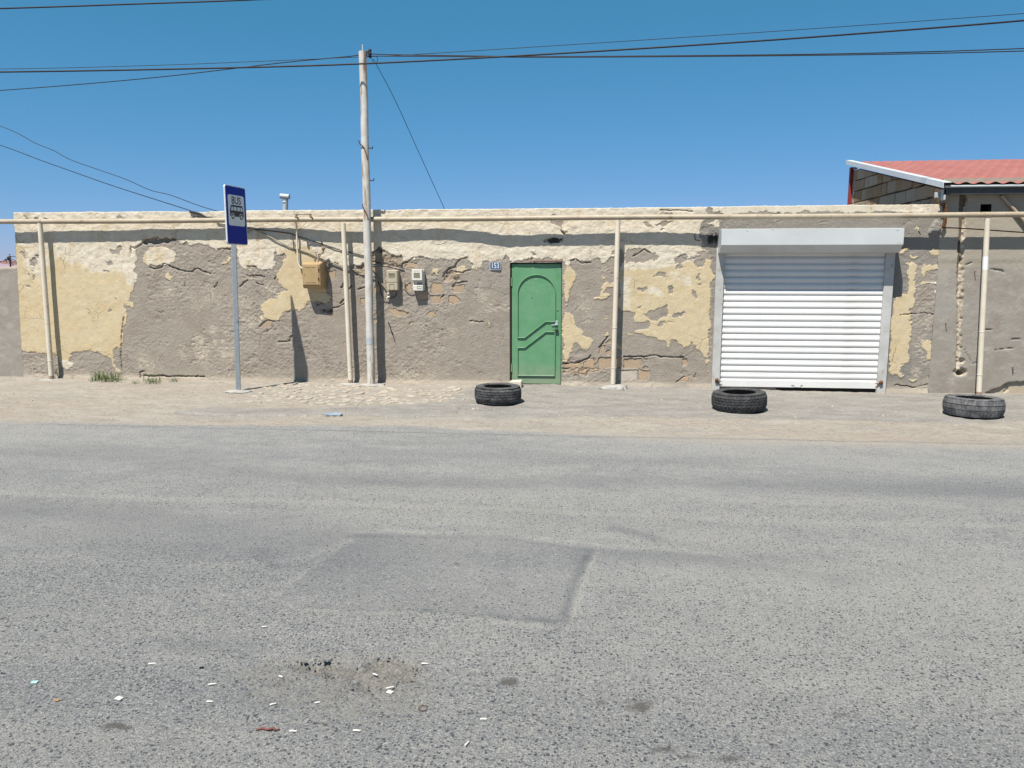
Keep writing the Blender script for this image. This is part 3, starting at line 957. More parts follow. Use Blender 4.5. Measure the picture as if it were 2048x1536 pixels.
C6, C5 = 6.827, 6.206
A = [(20, 420), (400, 416), (1000, 410), (1400, 404), (1895, 400), (1892, 428), (1850, 427), (1800, 425), (1700, 424.5), (1560, 424), (1430, 426), (1414, 430), (1409, 440), (1404, 452), (1398, 464), (1396, 472),
     (1400, 490), (1404, 500), (1416, 516), (1424, 520), (1424, 560), (1422, 600), (1420, 640), (1418, 660), (1419, 690), (1418, 716), (1412, 716), (1406, 708), (1397, 699), (1384, 691.5), (1378, 688), (1373, 694), (1366, 692), (1358, 690), (1352, 683.5), (1342, 682), (1338, 687),
     (1337, 694), (1333, 693), (1332, 685), (1320, 681), (1303, 675), (1287, 672), (1273, 667), (1271, 663), (1284, 661), (1295, 658.5), (1303, 650), (1299, 645), (1290, 647), (1281, 647.5), (1268, 646.4), (1266, 640), (1271, 633.5), (1266, 627), (1255, 624), (1245, 624), (1236, 622),
     (1233, 606), (1238, 590), (1238, 566), (1240, 548), (1240, 532), (1249, 520), (1251, 506), (1240, 498), (1232, 506), (1229, 517), (1210, 523), (1200, 523), (1194, 515), (1181, 520), (1163, 525), (1152, 516), (1142, 521), (1140, 524), (1127, 524), (1125, 518), (1066, 518), (1030, 523), (1018, 523), (1013, 512), (1001, 522), (978, 521), (966, 518), (965, 530), (962, 537), (952, 532), (944, 524), (937, 521), (934, 515.5), (914, 517), (902, 517),
     (881, 515.5), (878, 518), (854, 518), (846, 514.5), (826, 515.5), (818, 521), (805, 526), (802, 512.5), (788, 508), (772, 504), (762, 496), (754, 495), (744, 506), (732, 531), (726, 525.5), (719, 531.5), (700, 528.5), (682, 531.5), (660, 525.5), (652, 530), (650, 560), (652, 582), (664, 592), (660, 604),
     (640, 606), (621, 604), (615, 612), (599, 622), (584, 619), (569, 625), (558, 634), (546, 643), (537, 640), (528, 634), (521, 615), (522, 609), (537, 599), (552, 603), (561, 587), (575, 580), (558, 571), (552, 551), (560, 540), (568, 526), (575, 515), (577, 509.5), (559, 508), (551, 501),
     (549, 512), (549, 534), (540, 539), (534, 543), (518, 542), (517, 534.5), (508, 533), (495, 532), (489, 539), (477, 530), (475, 512), (474, 498), (461, 498.6), (445, 498), (436, 498.6), (421, 496.4), (414, 490), (399.6, 490.6), (391, 487.6), (380.5, 491), (364, 486), (356, 480), (318, 476), (300, 474), (284, 478), (282, 486), (269, 500),
     (272, 512), (271, 527), (269, 542), (278, 558), (270, 565), (267, 575), (259, 590), (260, 600), (268, 607), (270, 609), (266, 616), (256, 611), (248.5, 609), (250, 624), (254, 634), (253, 646), (247, 653), (248.5, 669), (244, 685), (243, 697), (238, 697), (237, 690), (232, 695), (229, 711), (231, 736), (243, 742), (240, 748), (228, 744), (226, 724),
     (222, 716), (210, 707), (196, 703), (174, 702), (152, 705), (143, 711), (140, 722), (149, 728), (144, 735), (128, 737), (118, 728), (114, 707), (98, 706), (81, 705), (55, 703), (20, 704)]
chips = [([(885, 540), (1000, 535), (1090, 545), (1160, 590), (1285, 620), (1250, 665), (1180, 700), (1080, 725), (880, 715)], C5, 1110, 410),
         ([(1460, 660), (1500, 640), (1570, 610), (1630, 625), (1600, 680), (1640, 660), (1750, 640), (1760, 590), (1800, 575), (1830, 590), (1900, 560), (1960, 540), (1960, 660), (1860, 680), (1840, 780), (1760, 780), (1720, 740), (1720, 690), (1640, 690), (1580, 730), (1590, 780), (1530, 830), (1510, 790), (1550, 740), (1490, 730)], C5, 1110, 410),
         ([(1230, 870), (1290, 820), (1350, 835), (1410, 890), (1380, 900), (1300, 870)], C5, 1110, 410), ([(1780, 870), (1810, 845), (1820, 930), (1790, 940), (1770, 900)], C5, 1110, 410),
         ([(1720, 1080), (1760, 1060), (1790, 1110), (1770, 1145), (1750, 1150)], C5, 1110, 410), ([(1030, 1040), (1100, 1025), (1150, 1010), (1155, 1050), (1110, 1085), (1050, 1080)], C5, 1110, 410),
         ([(1390, 1010), (1460, 1030), (1465, 1075), (1420, 1080), (1400, 1050)], C5, 1110, 410), ([(1030, 1300), (1070, 1260), (1070, 1310)], C5, 1110, 410), ([(1790, 1000), (1825, 970), (1815, 1015)], C5, 1110, 410),
         ([(1100, 240), (1180, 170), (1230, 200), (1300, 150), (1370, 135), (1390, 200), (1420, 250), (1350, 300), (1290, 290), (1230, 320), (1180, 300), (1130, 280)], C5, 1110, 590),
         ([(1460, 270), (1500, 230), (1550, 240), (1610, 200), (1620, 240), (1580, 280), (1500, 275), (1460, 305)], C5, 1110, 590), ([(1260, 370), (1290, 340), (1360, 335), (1365, 355), (1300, 380)], C5, 1110, 590), ([(1400, 345), (1460, 330), (1440, 348)], C5, 1110, 590),
         ([(1090, 205), (1110, 245), (1190, 280), (1210, 240), (1150, 215)], C5, 1110, 410), ([(1260, 260), (1330, 190), (1480, 190), (1400, 250), (1360, 270)], C5, 1110, 410), ([(1310, 310), (1350, 295), (1380, 325), (1340, 320)], C5, 1110, 410),
         ([(1290, 125), (1390, 85), (1500, 110), (1480, 128)], C5, 1110, 410), ([(1870, 70), (1920, 45), (1965, 70), (1960, 110), (1890, 115)], C5, 1110, 410), ([(-70, 150), (0, 110), (20, 140)], C5, 1110, 410),
         ([(700, 570), (745, 565), (745, 620), (700, 640)], C5, 1110, 410), ([(-75, 170), (90, 170), (110, 205), (80, 300), (30, 270), (-60, 235)], C5, 1110, 410),
         ([(130, 650), (170, 610), (215, 640), (235, 700), (220, 760), (190, 700)], C6, 20, 410), ([(320, 670), (385, 660), (390, 720)], C6, 20, 410), ([(265, 750), (300, 710), (330, 700), (390, 770), (350, 810), (300, 790)], C6, 20, 410),
         ([(290, 900), (320, 880), (325, 920)], C6, 20, 410), ([(285, 980), (340, 990), (335, 1040), (300, 1010)], C6, 20, 410), ([(235, 940), (265, 930), (260, 975)], C6, 20, 410), ([(200, 1080), (260, 1090), (300, 1130), (240, 1125)], C6, 20, 410),
         ([(1380, 590), (1440, 600), (1530, 565), (1520, 640), (1470, 670), (1385, 665)], C6, 20, 410), ([(1305, 760), (1380, 750), (1380, 815), (1320, 805)], C6, 20, 410), ([(1250, 885), (1300, 890), (1350, 900), (1320, 925), (1260, 910)], C6, 20, 410),
         ([(330, 165), (390, 155), (400, 190), (340, 195)], C6, 20, 410), ([(440, 160), (520, 155), (515, 195), (450, 195)], C6, 20, 410), ([(190, 140), (235, 135), (220, 195)], C6, 20, 410), ([(1450, 190), (1500, 140), (1560, 180)], C6, 20, 410),
         ([(1425, 35), (1470, 55), (1450, 80)], C6, 20, 590), ([(1320, 200), (1350, 155), (1375, 190), (1320, 240)], C6, 20, 590), ([(1205, 180), (1225, 175), (1220, 195)], C6, 20, 590), ([(1615, 70), (1650, 75), (1640, 100)], C6, 20, 590)]
islands = [([(284, 515), (290, 505), (300, 499), (320, 497), (345, 500), (352, 508), (350, 518), (342, 525), (325, 531), (310, 534), (300, 530), (288, 524)], 1, 0, 0),
           ([(455, 650), (500, 690), (475, 702)], C6, 300, 410), ([(1060, 705), (1110, 720), (1090, 745), (1040, 800), (990, 840), (1000, 800), (1040, 760)], C6, 300, 410), ([(260, 935), (290, 970), (320, 1020), (220, 1030), (230, 975)], C6, 300, 410), ([(515, 960), (540, 1010), (505, 1000)], C6, 300, 410),
           ([(1310, 880), (1330, 865), (1400, 870), (1390, 885)], C6, 300, 410), ([(1500, 280), (1530, 270), (1570, 330), (1530, 360)], C6, 300, 590),
           ([(130, 710), (190, 710), (185, 750), (130, 800), (115, 790)], C5, 1110, 410),
           ([(130, 830), (205, 840), (240, 940), (260, 1020), (240, 1080), (190, 1120), (165, 1180), (160, 1250), (130, 1290), (112, 1365), (120, 1400), (170, 1430), (230, 1480), (240, 1550), (310, 1600), (355, 1655), (335, 1700), (380, 1720), (435, 1735), (445, 1790), (435, 1880), (380, 1870), (310, 1840), (295, 1800), (240, 1800), (210, 1850), (190, 1920), (150, 2030), (110, 2040), (105, 1700), (115, 1200)], C5, 1110, 396.7),
           ([(600, 950), (650, 955), (680, 980), (740, 940), (760, 935), (760, 1000), (650, 1020), (620, 1070), (690, 1110), (650, 1140), (570, 1165), (520, 1150), (485, 1145), (510, 1120), (570, 1125), (585, 1080), (565, 1030), (580, 990)], C5, 1110, 410),
           ([(565, 870), (625, 880), (590, 908)], C5, 1110, 410), ([(550, 768), (588, 780), (570, 798)], C5, 1110, 410), ([(600, 785), (665, 785), (665, 798), (600, 798)], C5, 1110, 410), ([(590, 480), (630, 468), (660, 490), (620, 522)], C5, 1110, 590), ([(915, 470), (965, 465), (965, 485), (920, 492)], C5, 1110, 590),
           ([(612, 300), (640, 285), (640, 305)], C5, 1110, 590), ([(755, 610), (820, 615), (810, 655), (760, 640)], C5, 1110, 590), ([(1885, 800), (1915, 795), (1910, 850), (1890, 840)], C5, 1110, 590), ([(1890, 945), (1920, 935), (1915, 975)], C5, 1110, 590),
           ([(630, 850), (690, 800), (740, 830), (790, 870), (690, 920), (620, 890)], C6, 820, 410), ([(850, 850), (900, 820), (950, 860), (940, 900), (870, 900)], C6, 820, 410), ([(640, 915), (690, 905), (700, 940), (650, 940)], C6, 820, 410), ([(310, 860), (380, 880), (350, 960), (320, 900)], C6, 820, 410),
           ([(1020, 300), (1040, 310), (1090, 380), (1085, 430), (1065, 410), (1060, 350)], C6, 820, 590),
           ([(1809, 529), (1822, 526), (1832, 530), (1830, 540), (1832, 547), (1828, 555), (1831, 568), (1830, 613), (1823, 618), (1821, 632), (1823, 640), (1820, 644), (1827, 648), (1823, 653), (1823, 671), (1820, 673), (1823, 687), (1818, 698), (1818, 721), (1815, 727), (1802, 731), (1799, 743), (1808, 754), (1798, 757), (1795, 751), (1782, 751), (1779, 743), (1780, 735), (1776, 721), (1780, 706), (1779, 655), (1783, 626), (1790, 592), (1794, 591), (1815, 587), (1817, 572), (1812, 553), (1815, 537)], 1, 0, 0),
           ([(640, 770), (720, 715), (865, 705), (870, 820), (690, 810)], 7.367, 1770, 400), ([(220, 780), (240, 730), (330, 705), (345, 730), (260, 790)], 7.367, 1770, 400), ([(370, 820), (510, 830), (500, 850), (390, 860)], 7.367, 1770, 400),
           ([(560, 940), (850, 930), (850, 1020), (780, 1010), (700, 1030), (600, 1060), (530, 1140), (540, 1000)], 7.367, 1770, 400), ([(510, 1250), (520, 1190), (640, 1180), (760, 1200), (820, 1170), (830, 1250), (790, 1260), (740, 1220), (600, 1220)], 7.367, 1770, 400), ([(750, 1320), (820, 1310), (810, 1420), (740, 1420)], 7.367, 1770, 400),
           ([(835, 90), (880, 95), (870, 430), (850, 430), (835, 340), (800, 330), (840, 290)], 6.872, 1750, 590), ([(720, 620), (790, 640), (790, 720), (820, 840), (760, 880), (690, 860), (660, 760), (650, 690)], 6.872, 1750, 590), ([(400, 1140), (480, 1160), (570, 1170), (560, 1195), (480, 1190)], 6.872, 1750, 590),
           ([(415, 435), (450, 400), (520, 430), (500, 460)], 7.367, 1770, 400), ([(1415, 450), (1440, 438), (1440, 455), (1424, 453)], 1, 0, 0)]

coarse_x = np.arange(-8.9, 4.75, .02); coarse_z = np.arange(-.25, 2.65, .02)
CX, CZ = np.meshgrid(coarse_x, coarse_z)
CA = poly_sdf(CX, CZ, W2(A), .3)


def bilin(Fg, x0, z0, s, X, Z):
    u = np.clip((X - x0) / s, 0, Fg.shape[1] - 1.001); w = np.clip((Z - z0) / s, 0, Fg.shape[0] - 1.001)
    i = u.astype(int); j = w.astype(int); u = u - i; w = w - j
    return (Fg[j, i] * (1 - u) + Fg[j, i + 1] * u) * (1 - w) + (Fg[j + 1, i] * (1 - u) + Fg[j + 1, i + 1] * u) * w


cream = bilin(CA, coarse_x[0], coarse_z[0], .02, QX, QZ)
for p, s, ox, oy in chips:
    cream = np.minimum(cream, -poly_sdf(QX, QZ, W2(p, s, ox, oy), .3))
for p, s, ox, oy in islands:
    cream = np.maximum(cream, poly_sdf(QX, QZ, W2(p, s, ox, oy), .3))
cream = np.clip(cream, -.06, .06)

# whitewash, left patchy over the cream
white = np.zeros_like(GX)
for p, w, a in (([(20, 415), (1895, 400), (1895, 430), (1425, 500), (1000, 500), (20, 492)], .10, .92), ([(470, 490), (560, 492), (560, 545), (470, 545)], .08, .9), ([(640, 485), (1240, 485), (1240, 530), (640, 535)], .08, 1.0),
                ([(1240, 490), (1425, 495), (1390, 520), (1330, 535), (1240, 540)], .08, .95), ([(1240, 550), (1262, 555), (1262, 620), (1240, 620)], .06, .65), ([(1290, 575), (1330, 575), (1330, 600), (1290, 600)], .07, .55), ([(1340, 540), (1390, 545), (1385, 575), (1345, 560)], .1, .6),
                ([(100, 480), (280, 480), (275, 545), (180, 545), (110, 515)], .12, .75), ([(40, 490), (100, 490), (100, 560), (40, 560)], .10, .55), ([(250, 540), (285, 510), (285, 570), (255, 570)], .08, .9), ([(620, 490), (680, 490), (680, 530), (640, 530)], .06, 1.0),
                ([(290, 495), (355, 495), (355, 535), (290, 535)], .05, .7), ([(1862, 555), (1890, 555), (1890, 660), (1862, 660)], .03, 1.2), ([(1780, 405), (1890, 405), (1890, 430), (1780, 430)], .05, .8), ([(120, 720), (150, 720), (150, 740), (120, 740)], .03, .8)):
    white = np.maximum(white, a * sstep(-w, w, poly_sdf(GX, GZ, W2(p), w)))
smear = np.full_like(GX, -.25)
for px, py, r, a in ((335, 585, .22, 1.), (425, 592, .3, 1.), (395, 606, .25, .9), (425, 660, .12, 1.3), (400, 680, .14, 1.5), (452, 663, .1, 1.1), (430, 684, .07, 1.5), (446, 684, .07, 1.5), (405, 705, .30, 1.2), (450, 706, .25, 1.25), (368, 708, .16, 1.1), (500, 645, .16, 1.3), (522, 640, .12, 1.2), (490, 610, .2, .9),
                     (285, 725, .22, 1.2), (300, 735, .25, 1.), (480, 600, .14, 1.1), (535, 575, .18, 1.), (550, 590, .14, 1.), (310, 600, .12, .8), (900, 590, .2, .8), (965, 592, .2, 1.), (980, 612, .2, 1.), (1010, 612, .12, 1.), (940, 640, .12, .9), (905, 662, .14, 1.), (1168, 610, .16, 1.1), (1175, 635, .14, .9), (1165, 590, .1, 1.),
                     (1300, 770, .2, 1.1), (1400, 770, .2, 1.1), (1150, 772, .25, 1.1), (820, 755, .25, 1.1), (860, 752, .2, 1.1), (1850, 640, .2, 1.), (1855, 720, .2, 1.), (1840, 690, .2, 1.05), (1860, 780, .25, 1.2), (1870, 640, .15, 1.1), (1830, 745, .12, 1.3), (600, 750, .15, .5), (660, 640, .1, .7), (650, 660, .12, .7), (80, 730, .2, .9), (255, 745, .15, 1.)):
    c = on_wall(px, py)
    smear = np.maximum(smear, a * np.exp(-((GX - c[0]) ** 2 + (GZ - c[2]) ** 2) / (r * r)) - .25 * (1 - np.exp(-((GX - c[0]) ** 2 + (GZ - c[2]) ** 2) / (r * r))))
cement = np.zeros_like(GX)
for p, w, a in (([(1396, 430), (1890, 425), (1890, 530), (1775, 530), (1775, 455), (1440, 460), (1440, 800), (1424, 800), (1424, 510), (1396, 470)], .03, .8), ([(1770, 520), (1825, 520), (1812, 600), (1835, 790), (1760, 790)], .05, 1.), ([(1800, 700), (1890, 640), (1890, 800), (1790, 800)], .1, .7), ([(1100, 755), (1180, 745), (1440, 770), (1440, 790), (1100, 790)], .06, .6)):
    cement = np.maximum(cement, a * sstep(-w, w, poly_sdf(GX, GZ, W2(p), w)))
soot_and_shade = np.zeros_like(GX)  # soot stain, shade painted into the spalled hollow, and other dark spots
for px, py, a, b, k in ((1108, 481, .16, .05, 1.05), (1422, 478, .06, .09, 1.05), (1432, 476, .05, .1, .9), (320, 481, .25, .04, .3), (655, 622, .16, .05, .75), (640, 608, .14, .06, .6), (765, 520, .05, .14, .0), (500, 462, .09, .08, .55), (395, 432, .16, .03, .6)):
    c = on_wall(px, py)
    soot_and_shade = np.maximum(soot_and_shade, k * np.exp(-((GX - c[0]) / a) ** 2 - ((GZ - c[2]) / b) ** 2))

# blocks of the wall that show where the plaster has come off
blocks = [([(110, 860), (330, 845), (330, 900), (110, 905)], C5, 1110, 590), ([(350, 850), (420, 790), (470, 790), (490, 840), (480, 900), (350, 905)], C5, 1110, 590), ([(535, 790), (555, 772), (832, 772), (835, 910), (540, 915)], C5, 1110, 590),
          ([(850, 785), (1075, 780), (1085, 840), (1060, 915), (850, 915)], C5, 1110, 590), ([(1090, 790), (1220, 785), (1215, 803), (1095, 808)], C5, 1110, 590), ([(1090, 900), (1130, 880), (1180, 910), (1170, 925), (1090, 922)], C5, 1110, 590),
          ([(790, 932), (1020, 930), (1020, 1060), (790, 1070)], C5, 1110, 590), ([(1035, 932), (1185, 935), (1180, 1000), (1130, 1065), (1035, 1065)], C5, 1110, 590), ([(540, 740), (560, 660), (600, 620), (620, 640), (610, 740), (560, 755)], C5, 1110, 590),
          ([(622, 690), (690, 678), (690, 755), (622, 752)], C5, 1110, 590), ([(625, 600), (660, 560), (695, 550), (695, 605)], C5, 1110, 590), ([(1570, 785), (1645, 785), (1640, 880), (1575, 890)], C5, 1110, 590), ([(1515, 1075), (1600, 1020), (1660, 1005), (1660, 1070)], C5, 1110, 590),
          ([(1720, 1030), (1740, 960), (1762, 940), (1748, 1030)], C5, 1110, 590), ([(285, 940), (400, 920), (380, 985), (300, 975)], C5, 1110, 590), ([(430, 920), (560, 912), (640, 922), (450, 960)], C5, 1110, 590), ([(115, 935), (160, 940), (130, 970)], C5, 1110, 590),
          ([(1145, 300), (1180, 215), (1245, 180), (1250, 290)], C6, 580, 590), ([(1345, 170), (1400, 185), (1640, 240), (1600, 300), (1400, 280), (1350, 240)], C6, 580, 590), ([(1835, 265), (1900, 230), (1965, 215), (2010, 300), (1900, 300)], C6, 580, 590), ([(1590, 420), (1640, 360), (1690, 350), (1710, 385), (1620, 425)], C6, 580, 590),
          ([(1140, 330), (1190, 320), (1200, 370), (1150, 380)], C6, 580, 590), ([(960, 90), (960, 50), (1030, 50), (1030, 115), (960, 120)], C6, 580, 590), ([(520, 910), (630, 890), (630, 1000), (530, 1020)], C6, 580, 410), ([(1540, 850), (1640, 770), (1760, 820), (1730, 855), (1560, 860)], C6, 580, 410),
          ([(1920, 1090), (1950, 1060), (2060, 1065), (2090, 1140), (2095, 1215), (1920, 1205)], C6, 580, 410), ([(1560, 1100), (1650, 1050), (1660, 1170), (1600, 1180)], C6, 580, 410), ([(1140, 1120), (1220, 1100), (1230, 1200), (1140, 1190)], C6, 580, 410), ([(1120, 830), (1215, 870), (1220, 960), (1130, 930)], C6, 580, 410),
          ([(1720, 1215), (1900, 1210), (1890, 1300), (1740, 1300)], C6, 580, 410),
          ([(580, 1140), (620, 1085), (740, 1080), (760, 1160), (700, 1200), (590, 1190)], C6, 820, 410), ([(275, 1235), (430, 1232), (400, 1350), (280, 1350)], C6, 820, 410), ([(530, 1230), (640, 1240), (690, 1320), (600, 1360), (520, 1330)], C6, 820, 410), ([(395, 1290), (455, 1240), (460, 1320), (410, 1330)], C6, 820, 410),
          ([(1300, 930), (1400, 970), (1540, 1000), (1330, 1000)], C6, 300, 410), ([(1500, 430), (1560, 370), (1600, 345), (1650, 350), (1650, 440), (1510, 445)], C6, 300, 590)]
stone = np.full_like(GX, -.3)
for p, s, ox, oy in blocks:
    stone = np.maximum(stone, poly_sdf(GX, GZ, W2(p, s, ox, oy), .3))
stone = stone - .004 + .016 * fnoise(GX, GZ, .06, 4, 9)
rubble = np.full_like(GX, -.3)           # places where plaster has crumbled right down to rough joints
for p, s, ox, oy in (([(1130, 660), (1200, 590), (1310, 640), (1420, 670), (1520, 700), (1540, 790), (1650, 780), (1540, 860), (1300, 850), (1130, 800)], C6, 580, 410), ([(900, 830), (1000, 800), (1100, 850), (1100, 960), (900, 960)], C6, 580, 410), ([(100, 840), (330, 820), (500, 780), (540, 930), (400, 990), (110, 980)], C5, 1110, 590),
                     ([(0, 620), (120, 720), (0, 800)], C6, 1060, 410), ([(450, 940), (560, 880), (680, 920), (700, 1010), (600, 1070), (470, 1040)], C6, 820, 410)):
    rubble = np.maximum(rubble, poly_sdf(QX, QZ, W2(p, s, ox, oy), .3))
cavity = np.maximum(poly_sdf(QX, QZ, W2([(283, 480), (292, 475), (302, 472), (318, 477), (340, 477), (357, 479), (335, 484), (310, 488), (286, 487)]), .3),
                    np.maximum(poly_sdf(QX, QZ, W2([(1170, 600), (1200, 570), (1240, 570), (1250, 640), (1200, 640)], C6, 580, 410), .3), poly_sdf(QX, QZ, W2([(60, 305), (155, 315), (140, 360), (120, 370), (80, 345)], C5, 1110, 410), .3)))
cracks = [([(0, 850), (60, 870), (160, 855), (180, 800), (240, 820), (290, 850), (400, 890), (500, 910), (580, 910), (600, 880), (650, 870), (740, 910), (820, 940)], C6, 300, 410, .009), ([(1780, 1130), (1775, 1050), (1830, 1045)], C6, 20, 590, .011), ([(1830, 1100), (1980, 1110), (2048, 1095), (2130, 1110), (2240, 1110), (2500, 1112), (2650, 1115)], C6, 20, 590, .011),
          ([(1650, 690), (1655, 570), (1700, 600), (1760, 560), (1800, 530)], C6, 20, 410, .012), ([(450, 980), (480, 920), (540, 870), (620, 850), (640, 790), (700, 740), (780, 720)], C6, 820, 410, .011), ([(560, 900), (620, 910), (700, 930), (830, 880)], C6, 820, 410, .009), ([(580, 1115), (620, 1070), (700, 1060), (770, 1045)], C6, 820, 410, .012),
          ([(400, 1290), (460, 1230)], C6, 820, 410, .01), ([(1750, 640), (1900, 630), (1930, 560)], C6, 300, 590, .01), ([(970, 630), (1060, 590), (1110, 550), (1180, 590)], C5, 1110, 410, .007), ([(1120, 660), (1180, 610), (1210, 565)], C6, 580, 410, .012), ([(580, 180), (680, 160), (740, 120)], C6, 580, 590, .010), ([(190, 690), (260, 668), (330, 720), (440, 715)], C5, 1110, 410, .008),
          ([(850, 770), (1100, 765), (1250, 745), (1300, 768), (1600, 775)], C5, 1110, 590, .009), ([(110, 845), (240, 870), (330, 820), (420, 790), (440, 750)], C5, 1110, 590, .010), ([(820, 360), (1000, 370)], C6, 820, 590, .006), ([(1540, 800), (1610, 770), (1690, 715), (1820, 712)], C6, 580, 410, .011), ([(1530, 850), (1540, 790)], C6, 580, 410, .008),
          ([(1230, 1115), (1280, 1060), (1330, 1030)], C6, 300, 410, .009), ([(880, 1130), (930, 1055)], C6, 300, 410, .007), ([(1380, 965), (1500, 960), (1570, 990)], C6, 300, 410, .009), ([(1550, 300), (1530, 520), (1515, 850), (1530, 1050)], C6, 20, 590, .008), ([(480, 1060), (478, 1120)], C6, 300, 410, .007),
          ([(1510, 1078), (1600, 1020)], C5, 1110, 590, .009), ([(540, 650), (600, 600), (650, 520)], C5, 1110, 590, .008), ([(1150, 790), (1350, 770), (1300, 730), (1180, 770), (1450, 740), (1700, 720)], C6, 820, 270, .006),
          ([(1300, 150), (1500, 150), (1700, 165)], C5, 1110, 395, .006), ([(840, 1100), (800, 1160)], C6, 580, 410, .008), ([(700, 1130), (740, 1060)], C6, 580, 410, .009), ([(690, 1140), (730, 1090)], C6, 580, 440, .009), ([(930, 1150), (1030, 1120)], C6, 580, 410, .010), ([(1500, 430), (1560, 375), (1620, 345), (1690, 360)], C6, 300, 590, .009),
          ([(1720, 980), (1700, 1010)], C6, 300, 410, .01), ([(1450, 1060), (1550, 1100)], C6, 300, 410, .007), ([(1330, 840), (1420, 835), (1460, 850)], C6, 300, 410, .009), ([(930, 605), (1000, 595), (1100, 605)], C6, 300, 410, .008), ([(640, 490), (800, 520)], C6, 1600, 560, .006), ([(1800, 630), (1850, 625), (1880, 632)], 1, 0, 0, .005), ([(1790, 770), (1830, 775), (1870, 765)], 1, 0, 0, .005)]
crack = np.zeros_like(GX)
for p, s, ox, oy, w in cracks:
    d = line_dist(GX + .012 * fnoise(GX, GZ, .04, 3, 51), GZ + .012 * fnoise(GX, GZ, .04, 3, 52), W2(p, s, ox, oy), .06)
    crack = np.maximum(crack, sstep(w * 1.15, w * .45, d) * np.clip(.9 + .9 * fnoise(GX, GZ, .08, 2, 53), 0, 1.3))
chunk = poly_sdf(QX, QZ, W2([(620, 520), (650, 400), (690, 340), (770, 310), (845, 340), (830, 500), (740, 520)], 7.367, 1770, 400), .3)
flap = poly_sdf(QX, QZ, W2([(30, 205), (180, 200), (215, 260), (150, 320), (110, 330), (60, 300)], C5, 1110, 410), .3)

paint = sstep(-.004, .006, cream)
rough = fnoise(GX, GZ * 1.2, .036, 3, 61, .7)
depth = .006 * fnoise(GX, GZ, .6, 3, 62) + .0055 * paint
depth += (1 - paint) * ((.0065 * sstep(-.12, .3, fnoise(GX, GZ, .9, 3, 69)) + .0012) * rough + .0035 * fnoise(GX * .8, GZ * 1.3, .16, 4, 63, .6) - .006 * sstep(.34, .46, fnoise(GX, GZ * 1.2, .22, 6, 68, .68))) + paint * (.003 * fnoise(GX, GZ, .08, 4, 64) + .008 * fnoise(GX, GZ * 1.5, .10, 5, 65, .65) * sstep(.2, .9, white))
depth -= .024 * sstep(-.002, .010, stone) + .016 * sstep(-.01, .02, rubble) * (.6 + 1.6 * fnoise(GX, GZ, .06, 4, 66)) + .06 * sstep(-.003, .012, cavity) + .034 * crack
depth += .045 * sstep(-.004, .02, chunk) + .03 * sstep(-.005, .03, flap) * sstep(2.25, 2.12, GZ)
fillet = sstep(.07, -.02, GZ - gz(GX, GX * 0 - .02)) * .03 * (.7 + .6 * fnoise(GX, GX * 0, .3, 3, 67))
depth += fillet
depth = np.where(np.abs(GX - 2.85) < 1.08, np.minimum(depth, .004), depth)     # flat behind the roller shutter
PY = wy(GX) - depth
topz = 2.497 + .004 * fnoise(gx, gx * 0, .3, 4, 71) + .009 * np.abs(fnoise(gx, gx * 0, .05, 3, 72)) + .012 * sstep(.0, 3, gx)
topz -= .012 * np.exp(-((gx - on_wall(405, 425)[0]) / .35) ** 2) + .01 * np.exp(-((gx + 2.9) / .15) ** 2)
PZ = GZ.copy()
k = sstep(2.30, 2.50, GZ)
PZ = PZ + k * (topz[None, :] - gzv[-1])
PX = GX.copy()
xl = np.interp(GZ, [-.2, 0, 1.2, 2.5], [-8.775, -8.775, -8.735, -8.69]) + .006 * fnoise(GX * 0, GZ, .2, 3, 73)
PX = np.maximum(PX, xl)
PX[:, -1] = 4.60
wall_att = dict(cream=cream, white=white, smear=smear, cement=cement, soot_and_shade=soot_and_shade, mortar=np.maximum(np.clip(stone, -.06, .06), np.clip(rubble - .01, -.06, .06) * .6))
PG = np.stack([PX, PY, PZ], -1)
# top of the wall and its left end, turned back from the same sheet
T = 6
rows = [PG[-1].copy() for _ in range(T)]
for i in range(T):
    rows[i][:, 1] += .012 + i * .055
    rows[i][:, 2] += .004 * (1 - i / T) - .004
PG = np.concatenate([PG, np.stack(rows)], 0)
colsL = [PG[:, 0].copy() for _ in range(T)]
for i in range(T):
    colsL[i][:, 1] += .012 + (T - 1 - i) * .06
PG = np.concatenate([np.stack(colsL, 1), PG], 1)
for kk, a in list(wall_att.items()):
    a = np.concatenate([a, np.repeat(a[-1:], T, 0)], 0)
    wall_att[kk] = np.concatenate([np.repeat(a[:, :1], T, 1), a], 1)
DX0, DX1, DZ1 = -1.186, -.446, 1.752
ccx = (PG[:-1, :-1, 0] + PG[:-1, 1:, 0]) / 2; ccz = (PG[:-1, :-1, 2] + PG[1:, :-1, 2]) / 2
keep = ~((ccx > DX0) & (ccx < DX1) & (ccz < DZ1) & (PG[:-1, :-1, 1] < .3))
fw_ = grid_object('front_wall', PG, M['wall'], wall_att, keep, house)

bi = 0
for p, s, ox, oy in blocks:
    P2 = W2(p, s, ox, oy)
    c = np.mean(P2, 0)
    yb = float(wy(c[0]))
    mb = MB()
    tilt = random.uniform(-.004, .004)
    poly = []
    for i in range(len(P2)):            # a few more points along each edge so the blocks are not ruler-cut
        a = np.array(P2[i]); b = np.array(P2[(i + 1) % len(P2)])
        n = max(1, int(np.linalg.norm(b - a) / .05))
        for j in range(n):
            q = a + (b - a) * j / n
            poly.append((q[0] - c[0] + random.uniform(-.005, .005), q[1] - c[1] + random.uniform(-.005, .005)))
    mb.prism(poly[::-1], (c[0], yb, c[1]), (1, 0, 0), (0, 0, 1), (0, -1, 0), -.045, -.006 + tilt, .008)
    mb.build('stone_block', M['block_white'] if bi == 6 else M['block_tan'], house)
    bi += 1

